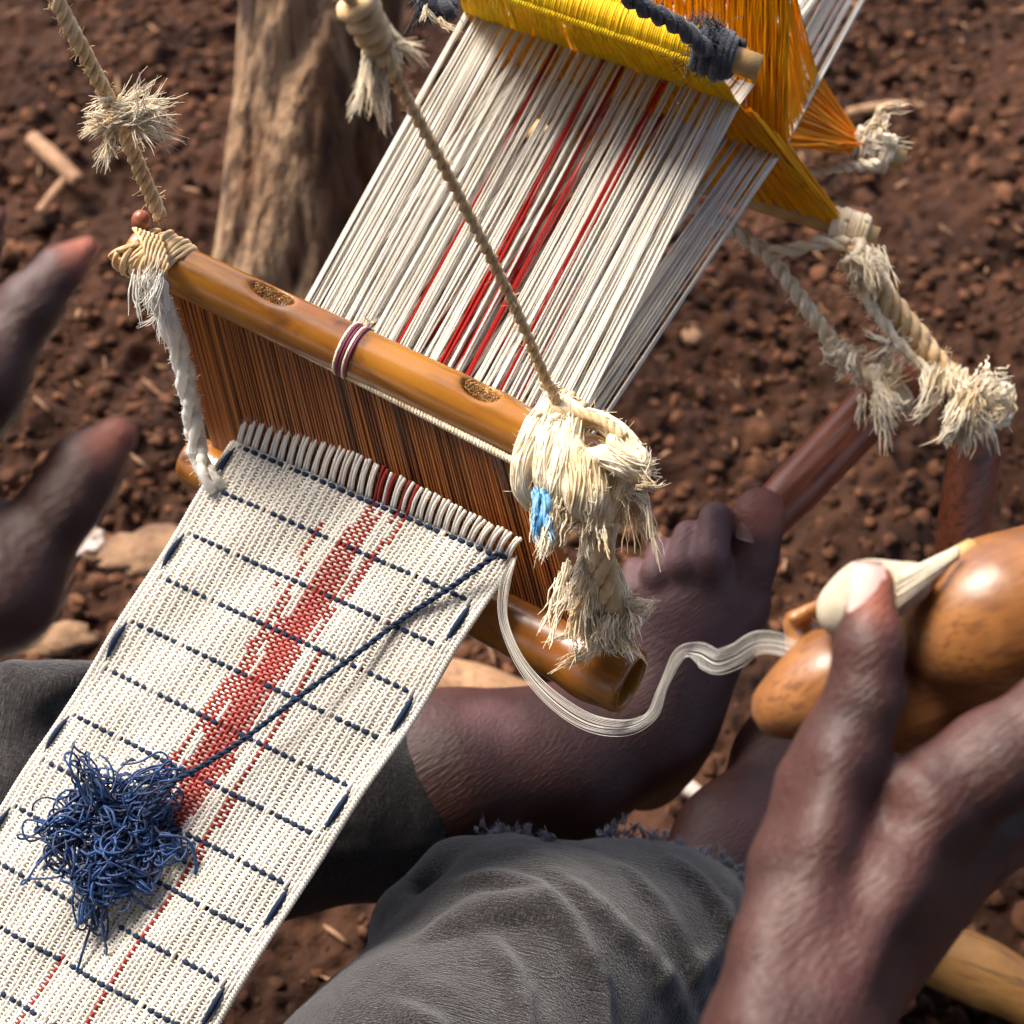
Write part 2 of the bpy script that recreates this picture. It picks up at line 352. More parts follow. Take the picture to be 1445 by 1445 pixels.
# crumbs of soil: low lumps strewn over the sheet
ICO_V = np.array([(0, 0, 1), (.894, 0, .447), (.276, .851, .447), (-.724, .526, .447), (-.724, -.526, .447), (.276, -.851, .447), (.724, .526, -.447), (-.276, .851, -.447), (-.894, 0, -.447), (-.276, -.851, -.447), (.724, -.526, -.447), (0, 0, -1)], float)
ICO_F = np.array([(0, 1, 2), (0, 2, 3), (0, 3, 4), (0, 4, 5), (0, 5, 1), (1, 6, 2), (2, 7, 3), (3, 8, 4), (4, 9, 5), (5, 10, 1), (2, 6, 7), (3, 7, 8), (4, 8, 9), (5, 9, 10), (1, 10, 6), (7, 6, 11), (8, 7, 11), (9, 8, 11), (10, 9, 11), (6, 10, 11)])
def subdiv(v, f):
    v = list(map(tuple, v)); d = {}; o = []
    def mid(a, b_):
        k = (min(a, b_), max(a, b_))
        if k not in d: m_ = np.array(v[a]) + np.array(v[b_]); v.append(tuple(m_ / np.linalg.norm(m_))); d[k] = len(v) - 1
        return d[k]
    for a, b_, c in f:
        x, y, z = mid(a, b_), mid(b_, c), mid(c, a); o += [(a, x, z), (b_, y, x), (c, z, y), (x, y, z)]
    return np.array(v), np.array(o)
I2V, I2F = subdiv(ICO_V, ICO_F)
def lumps(n, xs, ys, rlo, rhi, pw):
    x = RNG.uniform(*xs, n); y = RNG.uniform(*ys, n); keep = fbm(np.stack([x * 7, y * 7, 0 * x], -1), 2, 51) + RNG.normal(0, .35, n) > -.15; x, y = x[keep], y[keep]; n = len(x); r = rlo + (rhi - rlo) * RNG.random(n) ** pw
    sc = RNG.uniform(0.65, 1.25, (n, 3)) * r[:, None]; sc[:, 2] *= 0.75
    oo = RNG.uniform(0, 99, (n, 1, 3)); base = I2V[None] * (1 + 0.45 * vnoise(I2V[None] * 1.6 + oo, 5) + 0.28 * vnoise(I2V[None] * 3.7 + oo, 6))[..., None]
    a = RNG.uniform(0, 6.28, n); ca, sa = np.cos(a)[:, None], np.sin(a)[:, None]
    v = base * sc[:, None]; v = np.stack([v[..., 0] * ca - v[..., 1] * sa, v[..., 0] * sa + v[..., 1] * ca, v[..., 2]], -1)
    z = soil_h(x, y) + r * RNG.uniform(-0.1, 0.45, n)
    v = v + np.stack([x, y, z], -1)[:, None]
    f = (I2F[None] + (np.arange(n) * len(I2V))[:, None, None]).reshape(-1, 3)
    t = ((0.4 + 1.3 * RNG.random((n, 1, 1)) ** 1.6) * np.array([1, 1, 1]) * np.ones((n, len(I2V), 1))).reshape(-1, 3)
    return v.reshape(-1, 3), f, t
b = MB()
for args in ((24000, (-0.75, 0.75), (0.45, 2.2), 0.0022, 0.0075, 2.2), (900, (-0.75, 0.75), (0.45, 2.2), 0.006, 0.016, 2.6)):
    v, f, t = lumps(*args); b.add(v, None, f, t)
o = b.build('soil_crumbs', M_clod, color=True); o['kind'] = 'stuff'

b = MB(); n = 420
x = RNG.uniform(-.75, .75, n); y = RNG.uniform(.45, 2.2, n); a = RNG.uniform(0, 3.14, n); L = RNG.uniform(.004, .016, n); z = soil_h(x, y) + RNG.uniform(.004, .010, n)
t = np.linspace(-1, 1, 4); d = np.stack([np.cos(a), np.sin(a), RNG.normal(0, .2, n)], -1)
pp = np.stack([x, y, z], -1)[:, None] + d[:, None] * (L[:, None] * t)[..., None] + np.array([0, 0, 1]) * (RNG.normal(0, .002, n)[:, None] * t ** 2)[..., None]
b.tubes(pp, RNG.uniform(.0005, .0022, (n, 1)) * np.array([.6, 1, 1, .5]), 5)
o = b.build('straw_chips', M_wood); o['kind'] = 'stuff'

# ------------------------------------------------------------------ the open shed's roof, over and behind the weaver
def roof():
    nx, ny = 40, 24; xs = np.linspace(-4.5, 4.5, nx); ys = np.linspace(-4.5, 0.55, ny); X, Y = np.meshgrid(xs, ys, indexing='ij')
    Z = 2.05 + 0.42 * (0.55 - Y) * (Y > -2) + 0.42 * 2.55 * (Y <= -2) - 0.42 * np.maximum(-2 - Y, 0) + 0.03 * fbm(np.stack([X * 3, Y * 3, 0 * X], -1), 2, 77)
    top = np.stack([X, Y, Z + .12], -1).reshape(-1, 3); bot = np.stack([X, Y, Z], -1).reshape(-1, 3); I = np.arange(nx * ny).reshape(nx, ny)
    q = np.stack([I[:-1, :-1], I[1:, :-1], I[1:, 1:], I[:-1, 1:]], -1).reshape(-1, 4); b = MB(); b.add(np.vstack([top, bot]), q)
    b.q.append(q[:, ::-1] + nx * ny); rim = np.concatenate([I[0, :], I[1:, -1], I[-1, -2::-1], I[-2:0:-1, 0]]); r2_ = np.roll(rim, -1); b.q.append(np.stack([rim, rim + nx * ny, r2_ + nx * ny, r2_], -1))
    o = b.build('thatched_roof', M_thatch); return tag(o, 'brown thatched roof of the open shed above the weaver', 'roof')
M_thatch = streaks(material('thatch', (0.20, 0.13, 0.07), 0.95, (0.10, 0.06, 0.03), 20, 4, bump=.8, bscale=80, bdist=.02), (0, 1, -.4), 4, 120, (.06, .035, .02), .5, .6)
roof()

# ------------------------------------------------------------------ wooden post behind the loom
def post():
    base = G(424, 440); top = P(482, -420, 1.44); n, sd = 150, 110
    t = np.linspace(0, 1, n)[:, None]; th = np.linspace(0, 2 * math.pi, sd, endpoint=False)[None]
    axp = base + (top - base) * t
    r = 0.077 * (1 + 0.06 * np.exp(-((t - 0.05) / 0.1) ** 2) + 0.05 * np.sin(t * 9)) + 0 * th
    d = np.stack([np.cos(th) + 0 * t, np.sin(th) + 0 * t, t * 2.2 + 0 * th], -1)
    r = r * (1 + 0.10 * fbm(d * np.array([1.6, 1.6, 1.0]), 3, 4) + 0.05 * (1 - np.abs(fbm(d * np.array([4, 4, 1.2]), 2, 9))) - 0.02)
    for th0, wd, dp in ((-1.75, 0.16, 0.22), (-0.7, 0.1, 0.12), (-2.5, 0.08, 0.10), (3.0, 0.1, 0.1)):      # long splits in the wood
        dd = np.angle(np.exp(1j * (th - th0 - 0.18 * np.sin(t * 14 + th0)))); r = r * (1 - dp * np.exp(-(dd / wd) ** 2) * (0.6 + 0.4 * np.sin(t * 11 + th0 * 3)))
    V = np.stack([axp[:, 0:1] + r * np.cos(th), axp[:, 1:2] + r * np.sin(th), axp[:, 2:3] + 0 * th], -1)
    V[0, :, 2] -= 0.03
    I = np.arange(n * sd).reshape(n, sd); J = np.roll(I, -1, 1)
    b = MB(); b.add(V, np.stack([I[:-1], J[:-1], J[1:], I[1:]], -1).reshape(-1, 4))
    tr = [(I[-1, 0], I[-1, k], I[-1, k + 1]) for k in range(1, sd - 1)]; b.t.append(np.array(tr))
    return tag(b.build('wooden_post', M_bark), 'thick weathered tree post standing in the soil behind the loom', 'post')
post()

# ------------------------------------------------------------------ cloth
LROW = [(332, 624, .955), (298, 683, .953), (260, 745, .951), (221, 806, .949), (181, 869, .947), (140, 933, .945), (95, 999, .943), (54, 1063, .941), (14, 1128, .938), (-28, 1195, .935), (-70, 1262, .93), (-113, 1330, .925), (-157, 1400, .92), (-202, 1470, .915)]
RROW = [(722, 790, .880), (680, 850, .880), (638, 915, .880), (598, 980, .880), (556, 1046, .878), (512, 1113, .876), (468, 1183, .874), (424, 1251, .872), (381, 1321, .870), (337, 1390, .868), (292, 1460, .866), (247, 1531, .862), (200, 1603, .858), (153, 1676, .855)]
NW, PK = 64, 15
rows = np.arange(len(LROW))
Lp, Rp = np.array(LROW, float), np.array(RROW, float)
def cloth_pt(u, v):
    """u 0..1 across, v in rows; returns points and normals"""
    vv = np.clip(v, 0, len(LROW) - 1.001)
    l = np.stack([np.interp(vv, rows, Lp[:, k]) for k in range(3)], -1); r = np.stack([np.interp(vv, rows, Rp[:, k]) for k in range(3)], -1)
    q = l + (r - l) * u[..., None]
    e = (v - vv)[..., None]
    d = q[..., 2:3]
    w_ = CAM + d * (FW + (q[..., 0:1] - 722.5) / FPX * RT + (722.5 - q[..., 1:2]) / FPX * UP)
    w_ = w_ + CN * (0.0016 * np.sin(u * 9 + v * 0.7) + 0.0012 * np.sin(u * 23 + v * 1.9) + 0.004 * np.sin(np.pi * u))[..., None]
    return w_
c00, c10, c01 = P(*LROW[0]), P(*RROW[0]), P(*LROW[9])
CN = nrm(np.cross(c10 - c00, c01 - c00)); CN = CN if CN[2] > 0 else -CN
cloth = thing('woven_cloth', 'white woven cotton strip with red stripe and navy dashed rows stretched across the loom', 'cloth', cloth_pt(np.array(0.5), np.array(5.0)))
NP_ = PK * 13
AMP = 0.00062
WP = 0.157 / NW
# warp yarns: 64 ends, each under and over every pick, running on to the reed as the open fringe
FR_L, FR_R = P(353, 562, .938), P(739, 762, .868)
jit = RNG.normal(0, 0.12, NW)
uw = ((np.arange(NW) // 2) * 2 + 1 + np.where(np.arange(NW) % 2, .37, -.37) + jit * .5) / NW
sub = 2
vs = (np.arange(NP_ * sub) + 0.0) / sub              # in picks
navy_pick = np.zeros(NP_, bool); navy_pick[[PK * k + 1 for k in range(13)]] = True
def gap(j): s_ = j // 2; return s_ in (6, 24) or s_ < 1 or s_ > 29
phase = vs[None] * math.pi + (np.arange(NW) % 2)[:, None] * math.pi
hgt = np.sin(phase + math.pi / 2)
for j in range(NW):
    if gap(j) or j < 1 or j > NW - 2:
        for k in np.where(navy_pick)[0]:
            m_ = np.abs(vs - k) < 0.6; hgt[j, m_] = 1
lat = 0.06 / NW * np.sin(vs * 1.3 + np.arange(NW)[:, None] * 5.1)
U = uw[:, None] + lat; Vv = np.broadcast_to(vs / PK, U.shape)
pts = cloth_pt(U, Vv) + CN * (hgt * AMP)[..., None]
wc = np.ones((NW, len(vs), 3)) * np.array([1, 1, 1]) * RNG.uniform(0.93, 1.03, (NW, 1, 1))
RED = np.array([0.43, 0.060, 0.055])
vr = vs / PK
spans = {}
for j, (a, e) in {24: (2.0, 3.3), 25: (.6, 2.6), 26: (3.1, 7.0), 27: (1.6, 9.2), 28: (1.2, 5.6), 29: (2.6, 7.2), 30: (1.9, 7.4), 31: (.4, 7.8), 32: (-1, 7.8), 33: (-1, 8.3), 34: (.2, 8.2), 35: (-1, 8.0), 36: (1.2, 7.0), 37: (2.2, 6.0), 38: (-1, 3.2), 39: (.5, 2.6), 40: (-1, 1.4), 41: (3, 12), 42: (5.2, 7.6)}.items():
    dens = 1.0 if 31 <= j <= 36 or j in (41, 27) else 0.5
    nn_ = vnoise(np.stack([vr * 2.3, np.full_like(vr, j * 3.7), np.zeros_like(vr)], -1), 2) * 0.5 + 0.5
    soft = np.clip((vr - a) * 1.6, 0, 1) * np.clip((e - vr) * 1.6, 0, 1)
    on = (nn_ < 0.25 + 0.75 * dens) & (nn_ * 0.6 < soft)
    wc[j, on] = RED * RNG.uniform(0.8, 1.25)
for j, a, e in ((28, 9.9, 12), (41, 8, 12)):
    on = (vr > a) & (vr < e); wc[j, on] = RED * 1.1
b = MB(); b.tubes(pts, R_(3.0, .91), 6, wc, caps=False)
# fringe: from the first pick up to the reed
t = np.linspace(0, 1, 8)
jj = np.arange(NW); pair = (jj // 2 * 2 + 1.0) / NW
st_ = cloth_pt(uw, np.zeros(NW)); en = FR_L + (FR_R - FR_L) * (0.12 * pair + 0.88 * (jj + 0.5) / NW)[:, None] + RNG.normal(0, .0003, (NW, 3))
fr = st_[:, None] + (en - st_)[:, None] * t[None, :, None] + CN * (0.0022 * np.sin(math.pi * t)[None, :, None] * np.where(jj % 2, 1, 0.45)[:, None, None])
b.tubes(fr, R_(2.7, .92), 6, np.broadcast_to(wc[:, :1], fr.shape), caps=True)
b.build('warp_yarns', M_yarn, cloth, color=True, kind='stuff')
# weft yarns
usub = 2
uu = (np.arange(NW * usub + 1)) / (NW * usub)
b = MB()
ks = np.array([k for k in range(NP_) if not navy_pick[k]])
ph = ((uu * NW - 0.5)[None] + ks[:, None]) * math.pi
wp = cloth_pt(np.broadcast_to(uu, (len(ks), len(uu))), np.broadcast_to((ks / PK)[:, None], (len(ks), len(uu)))) - CN * (np.cos(ph) * AMP)[..., None]
wfc = np.array([1, .98, .95]) * np.ones((len(ks), len(uu), 3)) * RNG.uniform(0.92, 1.03, (len(ks), 1, 1))
bleed = np.exp(-((uu[None] - .525) / .05) ** 2) * np.clip((8.2 - ks[:, None] / PK) * .7, 0, 1) * np.clip((ks[:, None] / PK - .6) * .5, 0, 1)   # dye bled into the weft
wfc = wfc * (1 - .70 * bleed[..., None] * np.array([.25, 1, 1]))
b.tubes(wp, R_(1.8, .91), 5, wfc, caps=True)
for side in (0, 1):                                # looped selvedges
    vv = np.arange(0, NP_ - 1, 0.25) / PK
    for q in range(2):
        pth = cloth_pt(np.full_like(vv, side) + (0.006 * (1 if side else -1)) + 0.007 * np.sin(vv * PK * math.pi + q * math.pi), vv) + CN * (0.0011 * np.cos(vv * PK * math.pi + q * math.pi))[:, None]
        b.tubes(pth, R_(2.2, .91), 5)
b.build('weft_yarns', M_yarn, cloth, color=True, kind='stuff')
# navy supplementary weft: each visible stitch is a piece of its own
sm_ = MB(); xx = np.linspace(-1, 1, 7)
sp = np.stack([xx * 0.00158, 0 * xx, 0.0006 * (1 - xx ** 4) - 0.0003], -1)
sm_.tubes(sp, 0.00124 * np.array([.8, .97, 1, 1, 1, .97, .8]), 6)
stitch_me = sm_.mesh('navy_stitch', M_navy)
def place(name, me, parent, loc, xa, za, scale=(1, 1, 1), label=None):
    o = bpy.data.objects.new(name, me); COL.objects.link(o); o.parent = parent
    xa = nrm(xa); za = nrm(za - xa * (za @ xa)); ya = np.cross(za, xa)
    M4 = Matrix(((*(xa[0] * scale[0], ya[0] * scale[1], za[0] * scale[2]), 0), (*(xa[1] * scale[0], ya[1] * scale[1], za[1] * scale[2]), 0), (*(xa[2] * scale[0], ya[2] * scale[1], za[2] * scale[2]), 0), (0, 0, 0, 1)))
    M4.translation = Vector(np.asarray(loc) - np.array(parent['_o'])); o.matrix_basis = M4
    return o
cand = []
for k in range(13):
    for s_ in range(1, 30):
        if s_ in (6, 24) or (13 < s_ < 17 and k > 0 and RNG.random() < 0.55): continue
        j = 2 * s_ + 1 + (k % 2) * 0.5
        u0 = np.array((j + 0.7 + RNG.normal(0, .08)) / NW); v0 = np.array(k + 1 / PK)
        p0 = cloth_pt(u0, v0); p1 = cloth_pt(u0 + 0.01, v0)
        rel = p0 - CAM; d_ = rel @ FW; px = 722.5 + FPX * (rel @ RT) / d_; py = 722.5 - FPX * (rel @ UP) / d_
        cand.append((0 if (-8 < px < 1453 and py < 1453) else 1, p0, nrm(p1 - p0), RNG.uniform(0.85, 1.15)))
cand.sort(key=lambda c: c[0]); rest = MB()
for i, (hid, p0, xa, sc) in enumerate(cand):
    if i < 295: place('navy_stitch', stitch_me, cloth, p0 + CN * 0.0009, xa, CN, (sc, 1, 1))
    else:
        rest.tubes(p0 + CN * 0.0009 + xx[:, None] * 0.00185 * xa + CN * (0.0005 * (1 - xx ** 4))[:, None], 0.0009, 5)
if rest.n: rest.build('navy_stitches', M_navy, cloth, kind='stuff')
for side, u0, par in ((0, 0.018, 0), (1, 0.972, 1)):
    for k in range(0, 12):
        if k % 2 != par: continue
        vv = np.linspace(k + 1 / PK + 0.04, k + 1 + 1 / PK - 0.14, 12)
        eb = MB(); s01 = np.linspace(0, 1, 12)
        eb.tubes(cloth_pt(np.full(12, u0) + (0.003 if side else -.003) * np.sin(math.pi * s01), vv) + CN * (0.0006 + 0.0014 * np.sin(math.pi * s01))[:, None], 0.0017 * (0.25 + 0.75 * np.sin(math.pi * s01) ** .7), 7)
        eb.build('edge_stitch', M_navy, cloth)

# ------------------------------------------------------------------ beater: two bamboo bars and the reed
def frame_of(a, b_, zhint):
    x = nrm(b_ - a); z = nrm(zhint - x * (zhint @ x)); return x, np.cross(z, x), z
TL, TR = P(205, 358, .900), P(835, 655, .862)
BL, BR = P(278, 652, .985), P(884, 960, .888)
beater = thing('weaving_beater', 'bamboo beater with a brown slatted reed holding the white warp', 'loom beater', (BL + BR) / 2)
TOCAM = -FW
def bar(name, a, b_, r0, r1, mat, notches=(), hollow=None, nodes=()):
    x, y, z = frame_of(a, b_, TOCAM); L = np.linalg.norm(b_ - a); h = 0.0013; rm = max(r0, r1) + 0.008
    s = SDF((-0.012, -rm, -rm), (L + 0.012, rm, rm), h)
    s.cap((0.004, 0, 0), (L - 0.004, 0, 0), r0, r1, 0.002)
    for nx in nodes: s.cap((nx * L, 0, 0), (nx * L + 0.0005, 0, 0), (r0 + (r1 - r0) * nx) * 1.06, (r0 + (r1 - r0) * nx) * 1.06, 0.006)
    # square the ends
    for sgn, x0 in ((-1, 0.0), (1, L)):
        sl_, X, Y, Z = s.box(np.array((-1, -1, -1.)), np.array((L + 1, 1, 1.)))
        d = (sgn * (X - x0) + 0 * Y + 0 * Z); f = s.F[sl_]; k = 0.005; hh = np.maximum(k - np.abs(f - d), 0) / k; s.F[sl_] = np.maximum(f, d) + hh * hh * k / 4
    for (cx, cy, cz, rx, ry, rz, k) in notches: s.ell((cx * L, cy, cz), (rx, ry, rz), None, k, 'sub')
    if hollow: s.cap((L - 0.02, 0, 0), (L + 0.03, 0, 0), hollow, hollow, 0.002, 'sub')
    V, Q = s.net(); W = a + V[:, 0:1] * x + V[:, 1:2] * y + V[:, 2:3] * z
    bb = MB(); bb.add(W, Q); return bb.build(name, mat, beater), (x, y, z, L)
tb, (bx, by, bz, bl) = bar('top_bar', TL - 0.008 * nrm(TR - TL), TR + 0.02 * nrm(TR - TL), R_(35, .9), R_(41, .865), M_bamboo, notches=((0.285, 0.0088, 0.0085, 0.0125, 0.0045, 0.0075, 0.002), (0.70, 0.010, 0.009, 0.0105, 0.006, 0.010, 0.002), (0.83, 0.020, 0.010, 0.028, 0.0105, 0.02, 0.003)))
BX, BY, BZ = bx, by, bz
# ragged fibre lining inside the two cut notches
def tb_pt(t, y, z): return TL - 0.008 * BX + BX * (t * bl) + BY * y + BZ * z
for (t0, yy, zz, L_, n_) in ((0.285, 0.0078, 0.0062, 0.011, 260), (0.70, 0.0085, 0.0065, 0.009, 260)):
    fb = MB(); a_ = RNG.uniform(-1, 1, (n_, 2)); base = np.array([tb_pt(t0, yy, zz)]) + BX * (a_[:, :1] * L_) + BY * (a_[:, 1:] * 0.0028) 
    drn = nrm(RNG.normal(0, 1, (n_, 3)) + BZ * 0.6 + BX * 1.2)
    tt = np.linspace(0, 1, 4); pth = base[:, None] + drn[:, None] * (tt[None, :, None] * 0.0028) - BZ * 0.0012
    fb.tubes(pth, np.array([.00035, .0003, .0002, .00008]), 4); fb.build('notch_fibre', M_bamboo_end, beater, kind='stuff')
bar('bottom_bar', BL - 0.006 * nrm(BR - BL), BR + 0.004 * nrm(BR - BL), R_(36, .985), R_(50, .888), M_bamboo, hollow=R_(37, .888), nodes=(0.92,))
# reed slats
RT0, RT1 = P(240, 398, .900), P(752, 662, .862)
RB0, RB1 = P(304, 640, .980), P(824, 918, .895)
rn = nrm(np.cross(RT1 - RT0, RB0 - RT0)); rn = rn if rn @ TOCAM > 0 else -rn
bx_v = np.array([(a, b_, c) for a in (-.5, .5) for b_ in (-.5, .5) for c in (0, 1)]); bx_q = np.array([(0, 1, 3, 2), (4, 6, 7, 5), (0, 4, 5, 1), (2, 3, 7, 6), (0, 2, 6, 4), (1, 5, 7, 3)])
tints = ((1, 1, 1), (1.3, 1.35, 1.3), (.4, .34, .34), (.85, .62, .5), (1.8, 2.2, 3))
slat_me = []
for tn in tints:
    sb = MB(); sb.add(bx_v, bx_q, None, tn); slat_me.append(sb.mesh('reed_slat', M_reed, smooth=False, color=True))
NS = 112
for i in range(NS):
    t = (i + 0.5) / NS; a = RT0 + (RT1 - RT0) * t; e = RB0 + (RB1 - RB0) * (t + RNG.normal(0, .0012)); a = a + RNG.normal(0, .0004, 3)
    wdt = 0.00098 * RNG.uniform(0.75, 1.2)
    if i < 12: wdt *= 1.5
    if i in (3, 7): wdt *= 1.4
    kind_ = 4 if i == 12 else int(RNG.choice(4, p=(.45, .15, .2, .2)))
    o = bpy.data.objects.new('reed_slat', slat_me[kind_]); COL.objects.link(o); o.parent = beater
    xa = nrm(RT1 - RT0); za = e - a; xa = nrm(xa - nrm(za) * (xa @ nrm(za))); ya = np.cross(nrm(za), xa)
    M4 = Matrix([[xa[r_] * wdt, ya[r_] * 0.008, za[r_], 0] for r_ in range(3)] + [[0, 0, 0, 1]]); M4.translation = Vector(a - np.array(beater['_o']) - rn * 0.003); o.matrix_basis = M4
def rope_mb(b, pts, r, plies=2, pitch=0.012, n=None, ripple=0.0, sides=6, seed=0):
    p = np.asarray(pts, float); Ls = np.linalg.norm(np.diff(p, axis=0), axis=1).sum(); n = n or int(max(24, Ls / pitch * 12))
    c = spline(p, n); t = nrm(np.gradient(c, axis=0)); s_ = np.concatenate([[0], np.cumsum(np.linalg.norm(np.diff(c, axis=0), axis=1))])
    nn = np.zeros_like(c); nn[0] = nrm(np.cross(t[0], np.array([.3, .2, .9])))
    for i in range(1, n): a = nn[i - 1] - t[i] * (nn[i - 1] @ t[i]); nn[i] = nrm(a)
    bb = np.cross(t, nn)
    for k in range(plies):
        ph = s_ / pitch * 2 * math.pi + k * 2 * math.pi / plies
        off = r * (0.5 if plies == 2 else 0.55)
        rr = r * (0.62 if plies == 2 else 0.52) * (1 + ripple * vnoise(np.stack([s_ * 300, np.full(n, k * 7.0 + seed), 0 * s_], -1)))
        b.tubes(c + nn * (np.cos(ph) * off)[:, None] + bb * (np.sin(ph) * off)[:, None], rr, sides)
    return c
def fray(b, c, dirv, n, length, spread, r=0.00045, droop=0.0, jitter=0.002, curl=0.3):
    """a tuft of loose fine strands out of c along dirv"""
    n = int(n * 1.7); r = r * 0.42
    c = np.asarray(c, float); d = nrm(nrm(np.asarray(dirv, float)) + RNG.normal(0, spread, (n, 3))); L = length * RNG.uniform(0.35, 1.05, n)
    t = np.linspace(0, 1, 8)
    cv = RNG.normal(0, curl, (n, 3)); base = c + RNG.normal(0, jitter, (n, 3))
    # strands cling together in small locks
    nl = max(3, n // 14); lock = RNG.integers(0, nl, n); lo = RNG.normal(0, jitter, (nl, 3)); ld = RNG.normal(0, spread, (nl, 3)); lc = RNG.normal(0, curl * 1.6, (nl, 3))
    base = c + lo[lock] + RNG.normal(0, jitter * .3, (n, 3)); d = nrm(nrm(np.asarray(dirv, float)) + ld[lock] + RNG.normal(0, spread * .3, (n, 3))); cv = lc[lock] + RNG.normal(0, curl * .5, (n, 3))
    p = base[:, None] + d[:, None] * (L[:, None] * t)[..., None] + cv[:, None] * (L[:, None] * t ** 2)[..., None] * 0.5
    ph = RNG.uniform(0, 6.28, (n, 1)); wv = RNG.normal(0, 1, (n, 3))
    p = p + wv[:, None] * (L[:, None] * .035 * np.sin(t * 9 + ph))[..., None]
    p[..., 2] -= droop * (L[:, None] * t ** 2)
    b.tubes(p, r * np.array([1, 1.1, 1.1, 1.1, 1, .9, .7, .3]) * RNG.uniform(0.6, 1.5, (n, 1)), 4, caps=False)
def fuzz(b, path, n, r0, length, r=0.00018):
    idx = RNG.integers(0, len(path), n); d = nrm(RNG.normal(0, 1, (n, 3))); t = np.linspace(0, 1, 4)
    p = path[idx][:, None] + d[:, None] * (r0 + length * t[None] * RNG.uniform(.4, 1.2, (n, 1)))[..., None] + RNG.normal(0, length * .25, (n, 1, 3)) * (t ** 2)[None, :, None]
    b.tubes(p, r, 3, caps=False)
def loops(b, a, e, R0, R1, turns, r, wob=0.08, n=None, sides=6, phase=0, seed=0):
    """cord wound round the segment a-e"""
    a, e = np.asarray(a, float), np.asarray(e, float); x, y, z = frame_of(a, e, np.array([.2, .3, .9])); n = n or int(turns * 18) + 8
    t = np.linspace(0, 1, n); th = t * turns * 2 * math.pi + phase
    R = (R0 + (R1 - R0) * t) * (1 + wob * vnoise(np.stack([t * turns * 2, np.full(n, seed + .5), np.zeros(n)], -1), seed))
    p = a + (e - a) * t[:, None] + y * (np.cos(th) * R)[:, None] + z * (np.sin(th) * R)[:, None]
    b.tubes(p, r, sides); return p
# cord along the reed head
b = MB(); pth = np.array([RT0 + (RT1 - RT0) * t + rn * 0.0022 + (RT0 - RB0) * 0.012 for t in np.linspace(0.02, 0.99, 40)])
rope_mb(b, pth, 0.0019, 2, 0.0035, 900); b.build('reed_cord', M_white, beater)
# thread tied round the top bar
b1, b2 = MB(), MB()
c_ = tb_pt(0.455, 0, 0)
for i, m_ in enumerate((b1, b2, b2, b1, b2)):
    loops(m_, c_ + BX * (-.0032 + .0016 * i), c_ + BX * (-.0032 + .0016 * i + .0006), R_(38.5, .885), R_(38.5, .885), 1.02, 0.0009, 0.02, 40)
for i in range(5): fray(b1, c_ + BY * R_(38, .885), BY + BX, 4, .006, .5, .0006)
tie = thing('thread_tie', 'maroon and white thread tied round the bamboo top bar', 'thread', c_); b1.build('white_thread', M_white, tie); b2.build('maroon_thread', M_maroon, tie)

# ------------------------------------------------------------------ warp sheet beyond the reed
warp = thing('warp_sheet', 'long white and red warp threads running from the beater up through the yellow heddles', 'warp threads', P(700, 400, .98))
AL, AR = P(655, 18, 1.02), P(1052, 150, 1.00)
B0, B1 = P(718, 76, 1.055), P(1110, 206, 1.04)
FL_, FR_ = P(1010, -420, 1.42), P(1400, -330, 1.42)
MLa, MRa = P(800, -250, 1.16), P(1190, -85, 1.15)
NT = 64 * 4
groupgap = lambda t: t + 0.010 * np.sin(t * 2 * math.pi * 5.0) + 0.002 * np.sin(t * 2 * math.pi * 13)
def isred(t, q): return any(a < t < e and q < p for a, e, p in ((.345, .375, .75), (.395, .40, .6), (.485, .515, .85), (.565, .605, .95), (.70, .73, .75), (.78, .785, .5)))
eyesA, eyesB = [], []
rest = MB()
for i in range(NT * 2):
    k_ = i // 2; j = k_ // 4; t = (j + 0.5 + ((i % 8) - 3.5) * 0.125) / 64
    ra, rb = P(352, 566, .950), P(739, 766, .884); s0 = ra + (rb - ra) * t
    inA = j % 2 == 0
    tt = np.clip(groupgap(t) + RNG.normal(0, .0013), 0, 1)
    eye = (AL + (AR - AL) * tt) if inA else (B0 + (B1 - B0) * tt)
    eye = eye + RNG.normal(0, .0004, 3)
    if i % 2 == 0: (eyesA if inA else eyesB).append((eye, tt))
    far = FL_ + (FR_ - FL_) * t
    mid = s0 + (eye - s0) * RNG.uniform(.35, .65) + RNG.normal(0, 0.0010, 3)
    p = np.vstack([spline([s0, mid, eye], 14), spline([eye, eye + (far - eye) * 0.3 + RNG.normal(0, .001, 3), far], 8)[1:]])
    c = np.ones((1, len(p), 3)) * RNG.uniform(0.88, 1.06) * np.array([1, .985, .95])
    if isred(t, RNG.random()):
        ss = np.linspace(0, 1, len(p)); on = vnoise(np.stack([ss * 6, 0 * ss + i * .37, 0 * ss], -1), 8) > -0.35
        c[0, on] = np.array([0.60, 0.030, 0.025]) * RNG.uniform(.75, 1.2)
    tbm = MB() if i % 2 == 0 else rest; tbm.tubes(p, R_(1.32, .97) * RNG.uniform(.75, 1.25), 5, c)
    if i % 2 == 0: tbm.build('warp_thread', M_yarn, warp, color=True)
rest.build('warp_threads', M_yarn, warp, color=True, kind='stuff')

